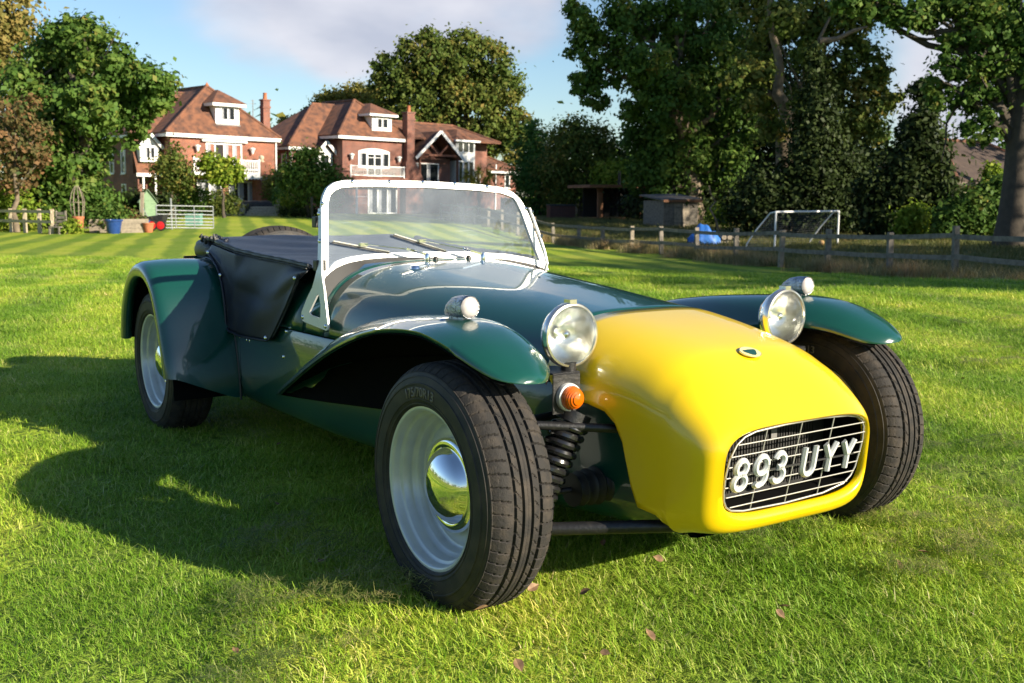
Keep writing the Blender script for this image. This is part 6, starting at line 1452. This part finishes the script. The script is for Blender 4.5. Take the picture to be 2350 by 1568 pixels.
# behind the houses
tree('pine_tree', 'flat topped pine showing above the roof of the middle house', 'tree', ground_pt(770,470,108), PB(108,(790,222,34,0,.7),(750,232,34,0,.7),(825,220,36,0,.75),(725,262,30,0,.6),(860,240,36),(690,275,26,0,.6),(655,280,18,0,.6),(650,296,14,0,.6),(700,300,22,0,.6),(790,260,40,0,.7)), 9000, .26, OLIVE, 31, .4, bark=BARKP)
tree('oak_tree', 'large round topped oak standing behind the middle house', 'tree', ground_pt(1030,470,100),
     PB(100,(1010,108,50),(960,118,44),(1065,115,46),(1120,130,44),(1000,150,62),(1080,165,60),(1145,165,46),(905,165,44),(880,150,28),(870,195,28),(935,185,54),(1165,200,40),(1110,215,60),(1020,220,66),(950,240,56),(900,230,44),(1160,250,46),(1095,275,60),(1185,285,36),(1140,310,50),(1040,290,56),(965,290,46),(900,280,40),(1200,320,30),(1090,330,50),(1175,340,36)),
     46000, .29, OAKW, 32, .75, limbs=14, clump=.18, sub=20, shell=.5)
tree('conifer', 'bright green upright conifer right of the middle house', 'tree', ground_pt(1235,490,84), PB(84,(1225,300,22,0,1.3),(1240,330,34,0,1.2),(1215,350,32),(1250,375,44),(1215,400,44),(1265,420,50),(1225,450,50)), 11000, .17, CONIF, 33, .3, elong=1.3)
shrub('cabbage_palm', 'spiky headed cabbage palm beside the middle house', 1098, 470, 78, ((1075,370,22),(1120,375,22),(1098,390,24),(1080,395,18),(1125,398,16)), 10, .2, OAK, 34, cat='palm tree', tr=.14)
cp = [o for o in bpy.data.objects if o.name == 'cabbage_palm'][0]
_cr = [c for c in cp.children if c.name.startswith('crown')][0]
rp = np.random.default_rng(3); V = []; Fq = []; T = []
for hx, hz in ((-.85,3.0),(.0,3.3),(.80,2.9),(-.35,2.5),(.5,2.4)):
    hc = np.array([RTV[0]*hx, RTV[1]*hx, hz])
    for k in range(150):
        d = rp.normal(size=3); d[2] = d[2]*.7+.15; d /= np.linalg.norm(d); sd2 = np.cross(d, [0,0,1]); sd2 /= np.linalg.norm(sd2)+1e-9; L_ = .75+.35*rp.random(); o_ = len(V)
        for t in (0,.5,1): c = hc+d*L_*t-np.array([0,0,.35*t*t]); V += [c-sd2*.03*(1.05-t), c+sd2*.03*(1.05-t)]
        Fq += [(o_,o_+1,o_+3,o_+2),(o_+2,o_+3,o_+5,o_+4)]; T += [rp.random()]*2
_cr.data = newmesh('crown', np.array(V), np.array(Fq), OAKW, {'tint': T})
tree('bushy_tree', 'rounded olive green tree behind the summerhouse', 'tree', ground_pt(1340,495,80), PB(80,(1325,300,36),(1290,320,36),(1365,315,36),(1320,350,54),(1385,350,44),(1415,375,40),(1280,380,46),(1350,400,56),(1420,410,44),(1300,430,50),(1380,440,50),(1440,430,40)), 17000, .21, OAKW, 35, .35)
tree('lime_bush', 'pale yellow green tree catching the sun above the summerhouse roof', 'tree', ground_pt(1400,495,76), PB(76,(1390,400,30),(1430,400,34),(1400,425,30),(1450,425,26)), 4200, .19, LIME, 36, .15)
# the big trees on the right
tree('oak_tree', 'huge dark oak with branches reaching left into the blue sky, right of centre', 'tree', ground_pt(1600,515,63),
     PB(63,(1335,45,38),(1320,20,30),(1365,80,46),(1335,115,34),(1375,140,44),(1340,175,30),(1370,200,34),(1330,205,22),(1385,240,24),(1350,238,22),(1430,30,60),(1430,100,58),(1440,170,46),(1490,60,60,2),(1500,140,66,-2),(1560,30,70),(1570,120,70,2),(1470,220,50),(1480,280,56,1),(1460,330,44),(1540,230,70,-2),(1600,190,70),(1650,40,70,2),(1640,120,66),(1550,320,66),(1620,290,70,2),(1680,220,66),(1500,390,56),(1580,400,70),(1660,370,70),(1710,120,60,2),(1700,300,60),(1530,440,50),(1470,420,36)),
     50000, .22, OAK, 41, .6, limbs=24, clump=.19, sub=15, shell=.35, bark=BARKP)
tree('pale_trunk_tree', 'tall tree with a pale bending trunk between the huge oak and the ivy column', 'tree', ground_pt(1800,530,55),
     PB(55,(1745,165,36,-3),(1690,180,40,-3),(1795,45,46,-3),(1855,120,36,-3),(1765,300,34,-3),(1835,235,26,-3),(1725,230,34,-3),(1735,20,60),(1790,50,50),(1850,30,60),(1900,60,56),(1960,40,56),(1760,100,50),(1720,170,54),(1860,120,48),(1910,150,50),(1960,110,40),(2010,150,38),(2030,180,30),(1760,230,46),(1990,190,40),(1940,220,44),(1990,250,44),(2040,230,34),(1950,290,46),(2010,300,36)),
     22000, .21, OAKW, 42, .16, bark=BARKP, limbs=10, clump=.22, sub=14, shell=.4,
     paths=((53.2,.44,.11,[(1806,530),(1800,420),(1798,330),(1802,285),(1806,262),(1796,235),(1784,215),(1786,190),(1790,160),(1784,120),(1772,80),(1765,40),(1768,-20)]),(53.6,.18,.05,[(1790,232),(1762,212),(1738,194),(1715,186)]),(53.3,.24,.06,[(1806,275),(1830,245),(1850,215),(1858,175),(1872,130),(1880,90),(1905,40)]),(53,.16,.05,[(1880,95),(1920,90),(1960,70),(1990,62)])))
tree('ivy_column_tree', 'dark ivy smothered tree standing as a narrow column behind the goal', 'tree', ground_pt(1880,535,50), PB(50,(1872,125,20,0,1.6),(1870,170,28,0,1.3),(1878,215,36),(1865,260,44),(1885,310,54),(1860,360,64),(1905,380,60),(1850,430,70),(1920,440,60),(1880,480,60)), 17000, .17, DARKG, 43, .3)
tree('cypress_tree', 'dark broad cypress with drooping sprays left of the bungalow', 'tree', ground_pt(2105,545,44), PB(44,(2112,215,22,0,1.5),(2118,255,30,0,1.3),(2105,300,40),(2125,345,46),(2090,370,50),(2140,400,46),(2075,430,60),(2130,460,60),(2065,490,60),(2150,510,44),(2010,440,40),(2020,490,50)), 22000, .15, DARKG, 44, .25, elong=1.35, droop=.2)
tree('oak_tree', 'nearest oak with a thick dark trunk and overhanging crown at the right edge', 'tree', ground_pt(2318,565,35),
     PB(35,(2080,18,50),(2160,10,56),(2130,50,30),(2230,30,66),(2300,40,70),(2350,90,80),(2260,100,60),(2200,85,40),(2170,130,34),(2160,190,40),(2200,160,40),(2225,220,40),(2150,235,26),(2260,190,44),(2250,265,36),(2225,300,28),(2265,310,24),(2320,180,60),(2340,270,60,1),(2390,150,90),(2400,60,90),(2010,10,50),(1950,5,40)),
     26000, .145, OAK, 45, .46, bark=BARK, top=8.4, limbs=16, shell=.35, clump=.22, sub=13, straight=True,
     paths=((35.3,.15,.03,[(2310,210),(2262,150),(2200,118),(2130,104),(2070,72),(2010,40),(1950,22),(1900,14)]),(35.2,.075,.015,[(2300,290),(2262,240),(2225,226),(2192,250),(2172,284),(2170,330),(2160,372)]),(35.4,.06,.015,[(2300,260),(2270,215),(2235,195),(2205,200),(2190,225)])))
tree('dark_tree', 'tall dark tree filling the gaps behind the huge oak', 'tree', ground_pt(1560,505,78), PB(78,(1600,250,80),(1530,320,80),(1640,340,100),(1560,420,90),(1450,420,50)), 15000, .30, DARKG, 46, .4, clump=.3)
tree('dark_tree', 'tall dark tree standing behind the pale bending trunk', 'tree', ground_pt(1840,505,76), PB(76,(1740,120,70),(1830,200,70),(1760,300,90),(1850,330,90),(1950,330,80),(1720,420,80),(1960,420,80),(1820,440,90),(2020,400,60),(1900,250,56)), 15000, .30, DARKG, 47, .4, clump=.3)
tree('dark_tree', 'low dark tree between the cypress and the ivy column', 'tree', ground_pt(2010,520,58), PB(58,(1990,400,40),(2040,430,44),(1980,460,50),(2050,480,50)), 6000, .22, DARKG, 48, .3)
# understorey
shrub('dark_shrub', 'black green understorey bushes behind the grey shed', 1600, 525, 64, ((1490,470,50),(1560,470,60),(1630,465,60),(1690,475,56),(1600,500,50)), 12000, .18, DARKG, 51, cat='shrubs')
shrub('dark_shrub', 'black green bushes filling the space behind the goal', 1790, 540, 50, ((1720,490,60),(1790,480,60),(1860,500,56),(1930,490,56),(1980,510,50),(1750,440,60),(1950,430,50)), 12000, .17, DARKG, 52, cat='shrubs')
shrub('sunlit_shrub', 'pale sunlit shrub right of the goal', 2090, 552, 42, ((2080,505,24),(2105,490,24),(2070,520,20),(2110,520,22)), 1800, .13, LIME, 53)
shrub('leafy_shrub', 'fresh green shrub in front of the bungalow', 2240, 556, 40, ((2200,490,34),(2240,470,40),(2280,450,34),(2230,510,38),(2280,500,40),(2170,510,30),(2300,420,22)), 6000, .15, OAK, 54)
shrub('leafy_shrub', 'upright bright sapling beside the bungalow roof', 2275, 540, 42, ((2270,400,16,0,1.6),(2290,430,22),(2255,435,20),(2285,395,14,0,1.5)), 1600, .14, LIME, 55)
shrub('bright_shrub', 'small bright green shrub right of the grey shed', 1640, 540, 50, ((1632,495,14),(1650,485,16),(1660,505,14)), 900, .13, LIME, 56)
st_ = thing('sapling', 'thin leaning bare stem right of the grey shed', 'sapling', tuple(ground_pt(1650,540,48))); b = MB(); limb(b, (0,0,-.1), (-.3,-.4,2.4), .05, .03, 9); b.ob('trunk', BARKP, st_, smooth=50)
# trees of the same field just outside the right and rear of the picture: they shade the lawn and show in the paintwork; the last three are added for shade
def far_tree(label, D, L, h, r, seed, lm=OAK, n=6500, lo=.36, sp=.52):
    q = dl(D, L); b0 = np.array([q[0], q[1], gz(q[0], q[1])]); rr = np.random.default_rng(seed); bl_ = []
    for k in range(11): a = rr.random()*6.28; d = r*.62*rr.random()**.5; bl_.append((b0+np.array([math.cos(a)*d, math.sin(a)*d, h*(lo+sp*rr.random())]), (r*.42, r*.42, r*.36)))
    tree('field_tree', label, 'tree', b0, bl_, n, .34, lm, seed, .35, limbs=6)
far_tree('field oak out of frame nearest the right fence end', 3.0, 30, 13, 6, 61); far_tree('field oak out of frame beyond the right fence end', 12, 33, 14, 6.5, 62); far_tree('third field oak out of frame on the right', 21, 31, 12, 5.5, 63, OAKW)
far_tree('second tree out of frame on the right', -6, 36, 12, 6, 64)
pass; far_tree('unseen tree far along the paddock, sized to shade the right hand trees', 55, 37, 25, 9, 67, OAK, 13000); far_tree('tallest unseen tree behind the cypress, sized to shade the right hand trees', 63, 36, 26, 10, 68, OAK, 13000)  # added out of view, sized to shade the right hand trees
far_tree('added high crowned pine out of frame, placed to shade the right hand trees', 46, 32.5, 25, 8.5, 69, OAK, 12000, .62, .28)  # added shade caster, crown lifted so the shed below stays sunlit
V = []; Fq = []; T = []; rr = np.random.default_rng(77)
bl_ = []
for k in range(120):
    a = rr.random()*2*math.pi; rad = 95+35*rr.random(); D = rad*math.cos(a); L = rad*math.sin(a)
    if D > 40 and abs(L) < D*.56: 
        rad += 45; D = rad*math.cos(a); L = rad*math.sin(a)
    q = dl(D, L); h = 5+6*rr.random(); bl_.append(((q[0], q[1], h*.5), (6+3*rr.random(), 6+3*rr.random(), h*.6)))
V, Fq, T = leaf_cloud(bl_, 26000, .9, 78, sub=20, shell=.7)
me = newmesh('distant_wood', V, Fq, OAK, {'tint': T}); o = bpy.data.objects.new('distant_wood', me); COL.objects.link(o); o['kind'] = 'stuff'
